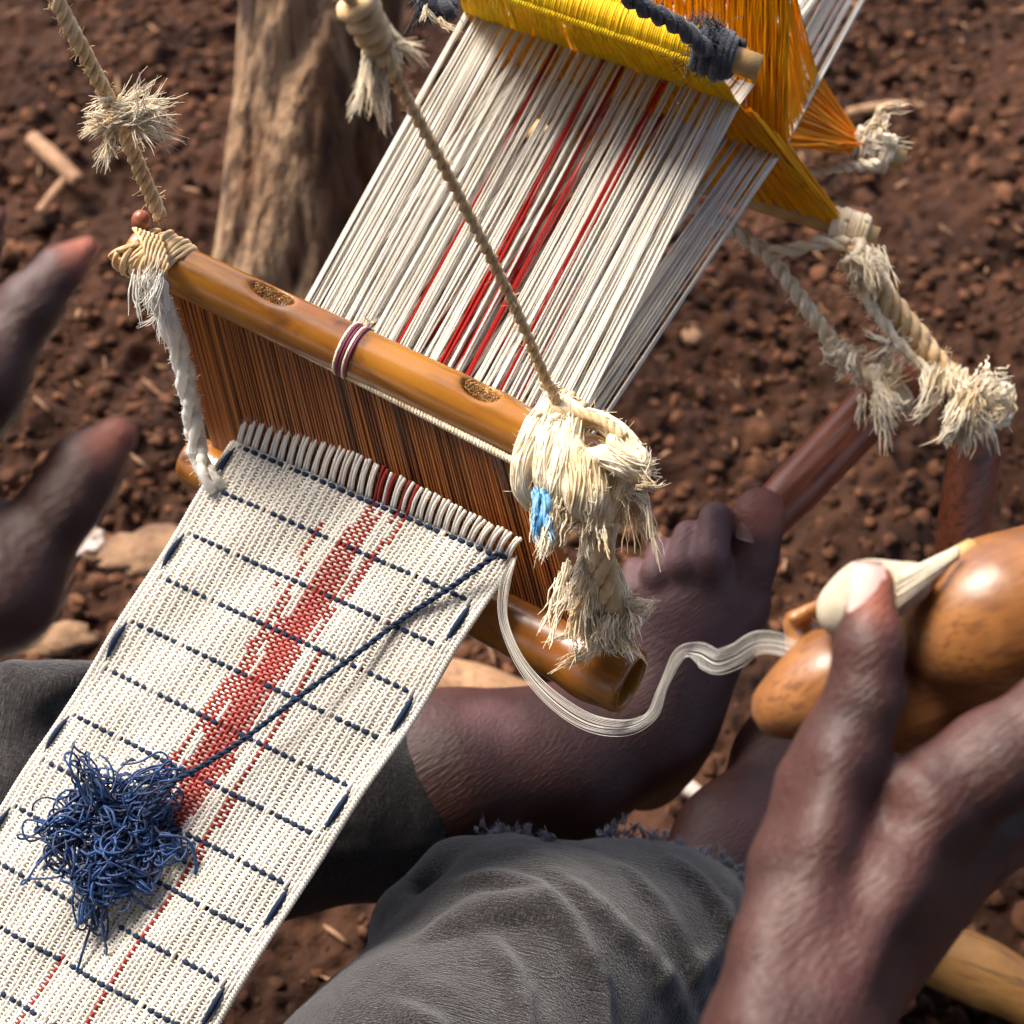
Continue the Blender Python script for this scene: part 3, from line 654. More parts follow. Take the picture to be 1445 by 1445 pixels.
# ------------------------------------------------------------------ heddles
def heddle(label, U0, U1, L0, L1, eyes, tint, tspan_u, tspan_l, ru, coil, fan=None):
    h = thing('heddle', label, 'heddle', (U0 + U1) / 2, 'string heddles of the loom')
    b = MB(); sides = 9
    b.tubes(spline([U0, (U0 + U1) / 2, U1], 12), ru, sides); b.build('upper_rod', M_rod, h)
    b = MB(); b.tubes(spline([L0, (L0 + L1) / 2, L1], 12), ru * 0.95, sides); b.build('lower_rod', M_rod, h)
    b = MB(); col = np.array(tint)
    eyes = sorted(eyes, key=lambda q: q[1]); ex = np.array([q[0] for q in eyes]); et = np.array([q[1] for q in eyes])
    m = len(ex) * 3; tq = np.linspace(0, 1, m); ex2 = np.stack([np.interp(tq, np.linspace(0, 1, len(ex)), ex[:, k]) for k in range(3)], -1); et2 = np.interp(tq, np.linspace(0, 1, len(ex)), et)
    up = U0 + (U1 - U0) * (tspan_u[0] + (tspan_u[1] - tspan_u[0]) * et2)[:, None]; lo = L0 + (L1 - L0) * (tspan_l[0] + (tspan_l[1] - tspan_l[0]) * et2)[:, None]
    s7 = np.linspace(0, 1, 8)[None, :, None]
    for q in (-1, 1):
        off = RNG.normal(0, .0009, (m, 3)); off2 = RNG.normal(0, .0012, (m, 3)); upq = up + off + np.cross(nrm(U1 - U0), FW) * 0 + FW * q * ru * .8; loq = lo + off2 + FW * q * ru * .8
        cc = col * RNG.uniform(.82, 1.15, (m, 1, 1)) * np.ones((m, 8, 3))
        b.tubes(upq[:, None] + (ex2 - upq)[:, None] * s7 + RNG.normal(0, .0006, (m, 8, 3)) * np.sin(s7 * math.pi), .00062, 4, cc, caps=False)
        b.tubes(ex2[:, None] + (loq - ex2)[:, None] * s7 + RNG.normal(0, .0008, (m, 8, 3)) * np.sin(s7 * math.pi), .00062, 4, cc * np.array([1, .72, .55]), caps=False)
    if fan:                                        # outermost leashes spread along the edge of the warp
        e0, e1, nf = fan; q = RNG.random(nf)[:, None]; pe = e0 + (e1 - e0) * q + RNG.normal(0, .0008, (nf, 3))
        lo2 = L0 + (L1 - L0) * (tspan_l[1] - .02 * RNG.random((nf, 1)) + .012) + RNG.normal(0, .0012, (nf, 3))
        b.tubes(pe[:, None] + (lo2 - pe)[:, None] * s7, .00062, 4, col * RNG.uniform(.75, 1.1, (nf, 1, 1)) * np.ones((nf, 8, 3)) * np.array([1, .72, .55]), caps=False)
        up2 = U0 + (U1 - U0) * (tspan_u[1] - .10 * RNG.random((nf, 1))) + RNG.normal(0, .0015, (nf, 3))
        kf = nf // 2 if not coil else 0
        if kf: b.tubes(pe[:kf, None] + (up2[:kf] - pe[:kf])[:, None] * s7, .00062, 4, col * RNG.uniform(.75, 1.1, (kf, 1, 1)) * np.ones((kf, 8, 3)), caps=False)
    b.build('leash_threads', M_yellow, h, color=True, kind='stuff')
    if coil:
        b = MB(); a = U0 + (U1 - U0) * tspan_u[0]; e = U0 + (U1 - U0) * tspan_u[1]
        loops(b, a, e, ru * 1.25, ru * 1.25, 110, .00105, .05, 110 * 12, 5)
        up_ = np.linspace(0, 1, 1200); x, y, z = frame_of(a, e, TOCAM)
        for kk, (yo, zo) in enumerate(((-.0085, .004), (.0075, .005))):
            pz = a + (e - a) * up_[:, None] + y * (yo + .0017 * np.sin(up_ * 95 * 6.283))[:, None] + z * (zo + .0012 * np.cos(up_ * 95 * 6.283))[:, None]
            b.tubes(pz, .0009, 4, np.array([1, 1.05, .8]))
        b.build('cord_coil', M_yellow, h, color=True)
    return h
UA0, UA1 = P(540, -84, .955), P(1072, 96, .935)
LA0, LA1 = P(745, 180, 1.12), P(1238, 336, 1.09)
UB0, UB1 = P(640, -215, .985), P(1150, -40, .965)
LB0, LB1 = P(800, 75, 1.15), P(1276, 226, 1.13)
heddle('bright yellow front string heddle hanging from the rod tied with charcoal cord', UA0, UA1, LA0, LA1, eyesA, (1, 1, 1), (0.2, 0.845), (0.10, 0.90), R_(19, .94), True, (AR, B1, 70))
heddle('orange rear string heddle behind the bright yellow one', UB0, UB1, LB0, LB1, eyesB, (1.04, .80, .7), (0.12, 0.93), (0.12, 0.88), R_(18, .97), False, (B1, P(1156, 100, 1.10), 90))
# charcoal cord on the front rod
kn = thing('charcoal_cord', 'charcoal cord knotted round the end of the front heddle rod', 'cord', P(1020, 85, .93))
b = MB(); ux = nrm(UA1 - UA0); q0 = UA1 - ux * 0.031
for k in range(4): loops(b, q0 - ux * .004 + ux * .004 * k, q0 + ux * (.006 + .004 * k), R_(25, .93), R_(33 - 4 * k, .93), 2.4, .0034 - .0002 * k, .25, 60, 7, k * 1.7, k)
b.build('wound_cord', M_blackcord, kn, kind='stuff')
b = MB(); cpts = PP([(1000, 75, .925), (965, 42, .915), (930, 22, .905), (890, -2, .895), (840, -60, .88), (800, -140, .86)]); c = rope_mb(b, cpts, .0048, 2, .02, 140); fuzz(b, c, 120, .003, .004)
b.build('cord_strand', M_blackcord, kn)
b = MB()
fuzz(b, np.concatenate([q0 + RNG.normal(0, .006, (200, 3))]), 400, .006, .006, .00022)
for dr, ln in ((UP, .012), (UP + RT, .010), (-RT, .008), (TOCAM, .01), (RT - UP, .008)): fray(b, q0 + TOCAM * .008 + UP * .004, dr, 26, ln, .4, .0006, jitter=.004)
b.build('frayed_fibre', M_blackcord, kn)
kn2 = thing('charcoal_cord', 'charcoal cord end with white fluff at the left of the yellow heddle', 'cord', P(620, 5, .93))
b = MB(); c = rope_mb(b, PP([(585, -20, .94), (612, 8, .93), (640, 14, .93)]), .0055, 2, .014, 40); fray(b, P(610, 8, .925), -UP + RT * .3, 60, .012, .6, .0006, jitter=.004); b.build('cord_strand', M_blackcord, kn2)
b = MB(); fray(b, P(606, 16, .922), -UP, 30, .009, .5, .0005); b.build('frayed_fibre', M_white, kn2)

# ------------------------------------------------------------------ ropes that carry the beater
r1 = thing('hanging_rope', 'twisted jute rope with a frayed knot holding up the left end of the beater', 'rope', TL)
b = MB(); c = rope_mb(b, PP([(-40, -360, .70), (60, -60, .79), (80, 0, .80), (128, 92, .825), (165, 165, .845), (190, 222, .862), (226, 305, .885)]), R_(11.5, .84), 3, .017); fuzz(b, c, 350, .003, .004); b.build('rope_strand', M_rope, r1)
b = MB()
fray(b, P(172, 163, .838), RT * 1.0 + UP * .18, 170, .022, .32, .00075, .1, .0035); fray(b, P(168, 155, .838), -RT * .9 - UP * .3, 130, .012, .4, .0007, .2, .004); fray(b, P(160, 180, .838), -UP - RT * .2, 60, .017, .18, .0006, .2, .002); fray(b, P(190, 160, .838), RT - UP * .4, 60, .02, .4, .0007)
b.build('frayed_knot', M_white, r1)
b = MB(); ux = nrm(TR - TL)
loops(b, P(158, 160, .84), P(180, 172, .842), R_(14, .84), R_(15, .84), 2.4, .0026, .2, 60, 6)
for k in range(34):
    a0 = TL - ux * .006 + ux * .0225 * RNG.random(); loops(b, a0 + UP * .0008, a0 + ux * RNG.normal(.004, .003) - UP * .001, R_(37, .9) + RNG.uniform(0, .0016), R_(37, .9) + RNG.uniform(0, .0016), 1.15, RNG.uniform(.0008, .0016), .05, 44, 5, RNG.uniform(0, 6.28), k)
for k in range(7): a0 = P(190 + 6 * k, 322 + 2 * k, .885); rope_mb(b, [a0, P(205 + 5 * k, 350 + 4 * k, .868), P(208 + 3 * k, 392 + 2 * k, .872)], .0013, 2, .012, 30)
c = b.v; b.build('wound_cord', M_rope, r1, kind='stuff')
b = MB()
cpts = PP([(216, 392, .872), (228, 430, .885), (248, 480, .905), (262, 535, .925), (272, 590, .94), (280, 640, .948), (296, 676, .945), (318, 690, .955)])
c = rope_mb(b, cpts, R_(15, .92), 3, .06, 160, .25); fuzz(b, c, 700, .004, .003, .00016)
for k in range(4): fray(b, cpts[1] + RT * .001 * k, -UP - RT * .2, 14, .018, .2, .0005, 0, .002)
fray(b, cpts[0], -UP, 80, .02, .25, .0007, 0, .004)
b.build('white_cord', M_yarn, r1, color=True)
b = MB(); bo = SDF(P(200, 312, .89) - .012, P(200, 312, .89) + .012, .001); bo.ell(P(200, 312, .89), (.0052, .0052, .0062)); V, Q = bo.net(); b.add(V, Q); b.build('cord_bead', M_stick, r1)

r2 = thing('hanging_rope', 'thin rope with a bulky frayed knot carrying the right end of the beater', 'rope', TR)
b = MB(); c = rope_mb(b, PP([(395, -300, .55), (470, -60, .65), (500, 10, .672), (555, 105, .70), (640, 262, .745), (720, 420, .79), (772, 540, .825), (805, 600, .838)]), R_(8.5, .76), 2, .012); fuzz(b, c, 300, .0022, .004); b.build('rope_strand', M_rope, r2)
b = MB()
loops(b, P(495, -10, .672), P(545, 85, .70), R_(24, .68), R_(15, .70), 4.5, .0032, .3, 130, 6)
loops(b, P(505, 0, .672), P(555, 105, .70), R_(20, .68), R_(8, .70), 6, .0030, .35, 130, 6, 2., 3)
b.build('rope_knot', M_rope, r2)
b = MB(); fray(b, P(520, 62, .69), -UP * 1.0 - RT * .05, 70, .03, .10, .0006, 0, .002, .12); fray(b, P(535, 40, .69), RT * .6 - UP, 50, .018, .35, .0006); b.build('frayed_end', M_white, r2)
# big frayed binding: cotton tape wound into a lump, with the bar end and a gap showing through
ux = nrm(TR - TL)
KP = [(740, 560, .84, 60), (930, 960, .92, 60), (740, 560, .80, 60), (930, 960, .80, 60)]
s = SDF(*sdf_box(KP, .0), .0011)
KCH = []
for ch, k in (([(776, 575, .838, 15), (752, 608, .826, 14), (737, 650, .822, 13), (736, 690, .826, 11), (752, 720, .832, 7)], .003),
              ([(792, 572, .838, 15), (776, 620, .820, 16), (768, 668, .818, 13), (772, 700, .82, 9)], .003),
              ([(808, 582, .836, 15), (802, 630, .815, 17), (792, 680, .814, 17), (786, 712, .82, 10)], .003),
              ([(812, 640, .812, 17), (818, 690, .809, 20), (812, 722, .818, 15)], .003), ([(838, 648, .81, 16), (838, 700, .809, 19), (835, 730, .818, 18)], .003),
              ([(818, 588, .832, 12), (850, 596, .826, 12), (878, 618, .818, 14), (902, 645, .812, 14)], .003), ([(850, 640, .806, 14), (880, 656, .804, 16), (905, 668, .808, 14)], .003), ([(868, 622, .815, 14), (885, 650, .812, 18), (872, 690, .816, 15), (858, 715, .82, 16)], .003),
              ([(845, 718, .82, 24), (843, 790, .842, 19), (850, 870, .868, 20)], .004), ([(832, 740, .83, 13), (838, 830, .857, 15), (842, 890, .872, 13)], .003), ([(852, 790, .845, 15), (872, 850, .866, 16), (878, 895, .876, 15)], .003)):
    KCH.append(ch)
    s.chain(ch, k)
s.chain([(840, 616, .80, 12), (840, 616, .85, 13)], .002, 'sub'); s.chain([(764, 590, .80, 9), (766, 592, .835, 9)], .002, 'sub')
V, Q = s.net(); V = V + .0008 * np.stack([fbm(V * 160, 2, 60 + a) for a in range(3)], -1)
b = MB(); b.add(V, Q); b.build('cotton_tape', M_knot, r2)
b = MB()
for ch in KCH:                                        # fibres of the wound cotton lying along each turn
    c = spline(PP([q[:3] for q in ch]), 26); rr = np.interp(np.linspace(0, 1, 26), np.linspace(0, 1, len(ch)), [R_(q[3], q[2]) for q in ch])
    tg = nrm(np.gradient(c, axis=0)); n1 = nrm(np.cross(tg, TOCAM)); n2 = np.cross(n1, tg); s26 = np.linspace(0, 1, 26)
    for q in range(34):
        th = RNG.uniform(-.3, math.pi + .3) + RNG.normal(0, .5) * s26 + .25 * np.sin(s26 * RNG.uniform(4, 9) + q); f0 = RNG.uniform(0, .35); m_ = slice(int(f0 * 26), int(26 - RNG.uniform(0, .3) * 26))
        pth = c + (n1 * np.cos(th)[:, None] + n2 * np.sin(th)[:, None]) * (rr * RNG.uniform(.98, 1.16) + .0003)[:, None]
        if len(pth[m_]) > 5: b.tubes(pth[m_], RNG.uniform(.00022, .0006), 4, caps=False)
b.build('cotton_fibre', M_knot, r2, kind='stuff')
b = MB(); rope_mb(b, PP([(778, 580, .828), (815, 584, .826), (850, 594, .818), (880, 616, .81)]), R_(8, .82), 2, .010)
for k in range(3): a = P(775 + 10 * k, 592 + 12 * k, .848); loops(b, a, a + ux * .008, R_(44, .85), R_(42, .85), 1.2, .0026, .2, 50, 6, k * .9, k)
rope_mb(b, PP([(845, 735, .818), (850, 790, .835), (862, 850, .855), (868, 905, .873)]), R_(17, .86), 3, .04, 120, .2)
b.build('wound_cord', M_rope, r2, kind='stuff')
b = MB(); vi = RNG.integers(0, len(V), 900); fuzz(b, V[vi], 900, .0002, .0045, .00016)
fray(b, P(893, 672, .806), RT + .1 * UP - .3 * UP, 90, .012, .3, .0006, .1, .004); fray(b, P(790, 712, .814), -UP - .25 * RT, 60, .024, .12, .0008, 0, .004, .15); fray(b, P(825, 728, .812), -UP - .15 * RT, 50, .017, .12, .0008, 0, .005, .15)
fray(b, P(760, 720, .826), -UP + .3 * RT, 60, .016, .12, .0007, 0, .003, .2); fray(b, P(888, 700, .815), -UP + .15 * RT, 40, .026, .12, .0006, 0, .003, .2); fray(b, P(775, 575, .83), UP * .3 - RT, 40, .008, .4, .0007, 0, .004)
b.build('frayed_end', M_white, r2)
b = MB()
cp = PP([(838, 700, .83), (838, 765, .838), (846, 820, .855), (856, 868, .862), (860, 890, .865)])
fray(b, cp[1], -UP - RT * .35, 80, .030, .10, .0009, 0, .004, .15); fray(b, cp[2] - RT * .006, -UP - RT * .2, 100, .030, .11, .0009, 0, .005, .15); fray(b, cp[3] + RT * .004, -UP + RT * .1, 120, .014, .25, .0008, 0, .005); fray(b, cp[3] + RT * .007, RT * .6 + UP * .1, 60, .010, .4, .0007, 0, .005); fray(b, P(842, 895, .862), -UP - RT * .1, 90, .013, .25, .0008, 0, .004); fray(b, P(835, 890, .865), -UP - RT * .6, 60, .013, .25, .0008, 0, .004)
b.build('frayed_tail', M_white, r2)
b = MB(); fray(b, P(765, 692, .812), -UP * 1.0 - RT * .05, 60, .021, .10, .0011, 0, .0018, .12); b.tubes(spline(PP([(765, 690, .813), (772, 712, .810), (764, 735, .812), (760, 756, .815)]), 12), np.array([.001, .002, .0024, .0025, .0026, .0025, .0023, .0022, .002, .0016, .001, .0005]), 6)
tag(b.build('rag_strip', M_rag), 'torn scrap of light blue rag caught under the bulky frayed knot', 'rag')

# ------------------------------------------------------------------ treadles and their cords
def stick(name, pts, radii, mat, label, cat, sides=14, group=None, bend=0.0):
    c = spline(pts, 40); b = MB(); r = np.interp(np.linspace(0, 1, 40), np.linspace(0, 1, len(radii)), radii) * (1 + 0.03 * vnoise(np.stack([np.linspace(0, 6, 40), np.zeros(40), np.zeros(40)], -1), int(radii[0] * 1e5)))
    r[0] *= .75; r[-1] *= .75
    b.tubes(c, r, sides); return tag(b.build(name, mat), label, cat, group)
stick('treadle_stick', PP([(1062, 752, 1.135), (1160, 650, 1.14), (1290, 514, 1.15)]), [R_(34, 1.13), R_(37, 1.14), R_(38, 1.15)], M_stick, 'reddish brown treadle stick gripped by the toes of the left foot', 'stick', group='treadle sticks')
stick('treadle_stick', PP([(1348, 830, 1.17), (1368, 690, 1.14), (1388, 560, 1.12)]), [R_(38, 1.17), R_(38, 1.14), R_(36, 1.12)], M_stick, 'upright reddish brown treadle stick behind the wooden shuttle', 'stick', group='treadle sticks')
tr1 = thing('treadle_rope', 'braided pale rope tying the lowest heddle rod to the upright treadle stick', 'rope', P(1300, 480, 1.1))
b = MB(); c = rope_mb(b, PP([(1205, 345, 1.08), (1240, 405, 1.09), (1290, 470, 1.10), (1335, 525, 1.10), (1372, 555, 1.10)]), R_(17, 1.1), 3, .03, 150, .1); fuzz(b, c, 250, .005, .006, .0003); b.build('rope_strand', M_rope, tr1)
b = MB(); c = rope_mb(b, PP([(1190, 365, 1.085), (1225, 425, 1.09), (1275, 492, 1.095), (1318, 530, 1.095)]), R_(8, 1.1), 2, .03, 80, .2); fuzz(b, c, 200, .003, .006, .0003)
fray(b, P(1322, 522, 1.085), -UP - RT * .25, 60, .022, .18, .0011, 0, .005); fray(b, P(1365, 565, 1.07), -UP * 1 - RT * .35, 160, .022, .12, .0013, 0, .006); fray(b, P(1385, 560, 1.075), -UP + RT * .05, 120, .019, .15, .0012, 0, .007); fray(b, P(1250, 480, 1.09), -RT - UP * .4, 16, .014, .15, .001); fray(b, P(1375, 545, 1.07), UP * .2 + RT * .5, 50, .010, .5, .0012, 0, .008)
b.build('frayed_end', M_white, tr1)
b = MB()
for k in range(11): loops(b, LA1 + (LA0 - LA1) * (.035 + .008 * k), LA1 + (LA0 - LA1) * (.05 + .008 * k + RNG.normal(0, .006)), R_(23, 1.09), R_(24, 1.09), 1.3, .0018, .12, 40, 6, k, k)
loops(b, P(1200, 350, 1.075), P(1235, 385, 1.08), R_(17, 1.08), R_(14, 1.08), 3.5, .0026, .4, 80, 6); fray(b, P(1215, 372, 1.072), -UP + RT * .6, 60, .02, .25, .001, 0, .006)
loops(b, P(1385, 545, 1.11), P(1380, 600, 1.115), R_(40, 1.11), R_(41, 1.11), 6, .0026, .1, 130, 6)
b.build('wound_cord', M_white, tr1, kind='stuff')
tr2 = thing('treadle_rope', 'thin pale rope running under the warp to the treadle stick gripped by the toes', 'rope', P(1150, 450, 1.1))
b = MB(); c = rope_mb(b, PP([(930, 262, 1.10), (1035, 325, 1.105), (1085, 362, 1.11), (1135, 430, 1.11), (1185, 495, 1.11), (1250, 560, 1.11)]), R_(11, 1.1), 2, .02, 170, .1); fuzz(b, c, 250, .003, .005, .0003)
c = rope_mb(b, PP([(1080, 358, 1.105), (1120, 352, 1.10), (1160, 342, 1.09), (1200, 345, 1.08)]), R_(10, 1.1), 2, .03, 60, .1); b.build('rope_strand', M_white, tr2)
b = MB(); fray(b, P(1190, 500, 1.10), -RT * .8 - UP * .5, 110, .010, .5, .0012, 0, .006); fray(b, P(1240, 560, 1.09), -UP * .9 + RT * .25, 90, .020, .2, .0012, 0, .005); fray(b, P(1250, 530, 1.10), UP + RT * .3, 60, .014, .4, .001, 0, .005)
loops(b, P(1240, 560, 1.13), P(1262, 540, 1.13), R_(36, 1.13), R_(36, 1.13), 6, .0026, .15, 120, 6); b.build('frayed_knot', M_white, tr2)
tr3 = thing('rod_binding', 'pale cord wound round the end of the orange rear heddle rod', 'cord', LB1)
b = MB()
for k in range(11): loops(b, LB1 + (LB0 - LB1) * (.04 + .009 * k), LB1 + (LB0 - LB1) * (.058 + .009 * k + RNG.normal(0, .006)), R_(24, 1.13), R_(25, 1.13), 1.3, .0019, .15, 40, 6, k * 2., k)
fray(b, P(1235, 190, 1.11), UP * .5 + RT, 60, .018, .4, .001, 0, .006)
c = rope_mb(b, PP([(1130, 243, 1.13), (1180, 236, 1.125), (1240, 232, 1.12)]), R_(9, 1.12), 2, .014, 50); b.build('wound_cord', M_white, tr3, kind='stuff')

# ------------------------------------------------------------------ yarn tangle
tng = thing('yarn_tangle', 'loose tangle of dark blue yarn lying on the white cloth', 'yarn', cloth_pt(np.array(.4), np.array(9.)))
CU = nrm(c10 - c00); CV = nrm(np.cross(CN, CU))
b = MB(); cen = P(162, 1178, .897)
paths = []
for k in range(190):
    n = 64; s_ = np.linspace(0, 1, n)
    a_ = RNG.uniform(0, 6.283); q_ = .031 * RNG.random() ** .62; loc = np.array([math.cos(a_) * q_ * .95, math.sin(a_) * q_, abs(RNG.normal(0, .0055)) * (1.25 - q_ / .031)])
    rad = RNG.uniform(.0022, .0062) if k % 4 else RNG.uniform(.006, .011); w_ = RNG.uniform(1.2, 3.2) if k % 4 else RNG.uniform(.6, 1.1)
    e1 = nrm(RNG.normal(0, 1, 3) * np.array([1, 1, .5])); e2 = nrm(np.cross(e1, RNG.normal(0, 1, 3) * np.array([.6, .6, 1])))
    drift = RNG.normal(0, 1, 3) * np.array([.007, .007, .002])
    grow = 1 + .4 * np.sin(s_ * RNG.uniform(3, 9) + k)
    q = loc + drift * (s_[:, None] - .5) + (rad * grow)[:, None] * (np.cos(s_ * w_ * 6.283)[:, None] * e1 + np.sin(s_ * w_ * 6.283)[:, None] * e2) + .0011 * np.stack([vnoise(np.stack([s_ * 9, 0 * s_ + k, 0 * s_ + a], -1), 3) for a in range(3)], -1)
    q[:, 2] = np.abs(q[:, 2]) + .0012
    paths.append(cen + q[:, :1] * RT + q[:, 1:2] * nrm(np.cross(CN, RT)) + q[:, 2:] * CN - CN * .001)
b.tubes(np.array(paths), .00062 * RNG.uniform(.8, 1.2, (len(paths), 1)), 5)
def curls(px, py, dx, dy, n_, L):
    for k in range(n_):
        s_ = np.linspace(0, 1, 40); a0 = P(px + RNG.normal(0, 7), py + RNG.normal(0, 7), .893); v = (dx * RT - dy * UP) * .9 / FPX
        v = v * RNG.uniform(.6, 1.15); wd = RNG.uniform(.4, .9) * L
        sd = nrm(np.cross(v, CN)); th = s_ * math.pi
        lp = a0 + v * np.sin(th)[:, None] + sd * ((s_ - .5) * wd * (1 if k % 2 else -1) + .25 * wd * np.sin(th * 4))[:, None] + CN * (.003 + .004 * np.sin(th * 1.5 + k))[:, None]
        b.tubes(lp, .0006, 5)
curls(140, 1130, -25, -55, 12, .012); curls(120, 1160, -72, 12, 10, .015); curls(120, 1190, -70, 45, 3, .012); curls(200, 1110, 55, -22, 10, .01); curls(145, 1260, -25, 60, 9, .01); curls(150, 1260, 0, 75, 4, .008); curls(230, 1190, 40, 15, 8, .012); curls(205, 1150, 30, -30, 8, .012)
b.tubes(spline(PP([(225, 1178, .885), (262, 1184, .887), (276, 1212, .890), (272, 1245, .892), (248, 1276, .893), (212, 1282, .893), (185, 1262, .888)]), 50), .0009, 6)
b.tubes(spline(PP([(135, 1290, .893), (124, 1320, .892), (108, 1372, .892)]), 20), .0008, 5)
b.build('tangled_yarn', M_blue, tng, kind='stuff')
b = MB(); th_pts = [(205, 1155, .886), (240, 1108, .884), (290, 1078, .886), (345, 1042, .886), (420, 985, .884), (500, 925, .886), (570, 872, .888), (640, 826, .880), (690, 790, .873), (703, 783, .875), (713, 787, .8785)]
c = rope_mb(b, PP(th_pts), .0015, 2, .009, 260); fuzz(b, c, 150, .0008, .002, .00012); b.build('loose_thread', M_navy, tng)
# white weft thread from the cloth edge to the shuttle: a loose hank of fine filaments
wp_ = PP([(728, 784, .877), (712, 826, .874), (711, 876, .87), (735, 934, .862), (777, 984, .852), (828, 1018, .84), (880, 1026, .82), (918, 1008, .80), (936, 968, .78), (958, 926, .76), (985, 922, .742), (1010, 934, .725), (1036, 926, .708), (1070, 908, .688), (1115, 914, .662), (1172, 942, .640)])
c = spline(wp_, 130); tg = nrm(np.gradient(c, axis=0)); b = MB(); s_ = np.linspace(0, 1, 130)
wd = np.interp(s_, [0, .06, .3, .5, .62, .75, 1], [.0006, .0028, .0042, .0045, .0040, .0052, .0050])
sd = nrm(np.cross(tg, TOCAM)); ndir = np.cross(sd, tg); ang = .9 * np.sin(s_ * 9)
sd2 = sd * np.cos(ang)[:, None] + ndir * np.sin(ang)[:, None]
for q in range(15):
    o_ = (q - 7) / 7.0 + RNG.normal(0, .04)
    b.tubes(c + sd2 * (o_ * wd * (1 + .08 * np.sin(s_ * 30 + q)))[:, None] + ndir * (.0006 * np.sin(s_ * 14 + q * .4))[:, None], .00011, 4)
tag(b.build('weft_thread', M_yarn, color=True), 'slack white weft strands trailing from the cloth edge to the shuttle', 'thread')

# ------------------------------------------------------------------ shuttle and bobbin
b = MB(); lo = np.min(PP([(1050, 1100, .60), (1700, 650, .60), (1050, 1100, .74), (1700, 650, .74)]), 0); hi = np.max(PP([(1050, 1100, .60), (1700, 650, .60), (1050, 1100, .74), (1700, 650, .74)]), 0)
s = SDF(lo, hi, .0016)
axd = nrm(P(1420, 868, .655) - P(1110, 1000, .655)); e2 = nrm(np.cross(axd, FW)); e3 = np.cross(axd, e2); MR = np.stack([axd, e2, e3])
s.ell(P(1412, 872, .655), (R_(150, .655), R_(106, .655), R_(100, .655)), MR, .004)
s.chain([(1420, 868, .655, 92), (1530, 800, .66, 55), (1620, 745, .665, 22)], .02)
s.ell(P(1178, 965, .655), (R_(95, .655), R_(70, .655), R_(72, .655)), MR, .004)
s.chain([(1178, 965, .655, 62), (1100, 1000, .66, 40)], .01)
s.chain([(1190, 990, .672, 56), (1285, 985, .675, 72), (1400, 940, .68, 74)], .01)
s.cap(P(1120, 872, .662), P(1235, 815, .668), R_(9, .66), R_(9, .66), .003); s.chain([(1125, 880, .675, 22), (1160, 940, .675, 45)], .012)
V, Q = s.net(); b.add(V, Q)
tag(b.build('weaving_shuttle', M_shuttle), 'glossy orange brown hollowed wooden shuttle held in the right hand', 'shuttle')
bob = thing('bobbin', 'bobbin of cream thread lying in the hollow of the wooden shuttle', 'bobbin', P(1200, 850, .642))
s = SDF(np.min(PP([(1120, 920, .6), (1380, 740, .7), (1120, 920, .7), (1380, 740, .6)]), 0), np.max(PP([(1120, 920, .6), (1380, 740, .7), (1120, 920, .7), (1380, 740, .6)]), 0), .0014)
s.chain([(1192, 862, .640, 40), (1225, 840, .640, 42), (1285, 822, .640, 30)], .01)
V, Q = s.net(); b = MB(); b.add(V, Q); b.build('wound_thread', M_bobbin, bob)
b = MB()
a0, a1 = P(1262, 832, .63), P(1352, 778, .64)
for k in range(26):
    o_ = RNG.uniform(-1, 1); s_ = np.linspace(0, 1, 8)[:, None]
    p0 = a0 + UP * R_(30 * o_, .63); p1 = a1 + UP * R_(10 * o_, .64)
    b.tubes(p0 + (p1 - p0) * s_ + TOCAM * .001 * RNG.random(), .0008, 4)
b.build('thread_end', M_white, bob)
b = MB(); b.tubes(spline(PP([(1240, 838, .645), (1300, 815, .645), (1375, 775, .65)]), 12), R_(17, .645), 10); b.build('quill', M_rod, bob)

# ------------------------------------------------------------------ the weaver
person = thing('person', 'barefoot weaver in frayed grey trousers with both hands working the loom', 'person', G(300, 1500))
body = MB()
PALE = np.array([4.6, 3.9, 2.9])
def add_skin(s, pale=(), lit_tint=()):
    V, Q = s.net(); t = np.ones((len(V), 3))
    f = np.zeros(len(V))
    for (c, r) in pale: f = np.maximum(f, np.clip(1.25 - np.linalg.norm(V - c, axis=1) / r, 0, 1))
    t = t + (PALE - 1) * (f * f * (3 - 2 * f))[:, None]
    for (c, r) in lit_tint:                             # pale tint painted in place of light on the shaded foot and calf
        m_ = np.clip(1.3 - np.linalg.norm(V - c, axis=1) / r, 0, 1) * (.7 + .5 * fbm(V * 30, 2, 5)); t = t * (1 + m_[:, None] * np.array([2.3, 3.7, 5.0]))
    body.add(V, Q, None, t)
# right hand
H = [(1000, 1700, .50, 110), (1700, 700, .72, 60), (1050, 800, .58, 40)]
lo, hi = sdf_box(H, .03); s = SDF(lo, hi, .00135)
s.chain([(930, 1900, .50, 135), (1120, 1480, .575, 112)], .02)
s.chain([(1120, 1480, .575, 112), (1150, 1370, .59, 105)], .02)
s.chain([(1150, 1370, .59, 100), (1148, 1230, .598, 80), (1166, 1115, .602, 66)], .012)           # thumb metacarpal
s.chain([(1166, 1115, .602, 66), (1192, 1050, .60, 57), (1218, 985, .598, 49)], .008)
s.chain([(1218, 985, .598, 50), (1226, 915, .598, 47)], .006)
s.chain([(1226, 915, .598, 44), (1233, 825, .60, 30)], .006)
s.chain([(1165, 1370, .597, 100), (1235, 1255, .603, 84), (1318, 1140, .607, 66)], .012)       # index metacarpal
s.chain([(1190, 1380, .615, 90), (1372, 1165, .625, 64)], .012); s.chain([(1195, 1390, .632, 78), (1376, 1192, .648, 58)], .012); s.chain([(1195, 1400, .645, 70), (1370, 1215, .67, 50)], .012)
s.chain([(1312, 1120, .596, 54), (1325, 1105, .597, 48)], .010)                                 # knuckle
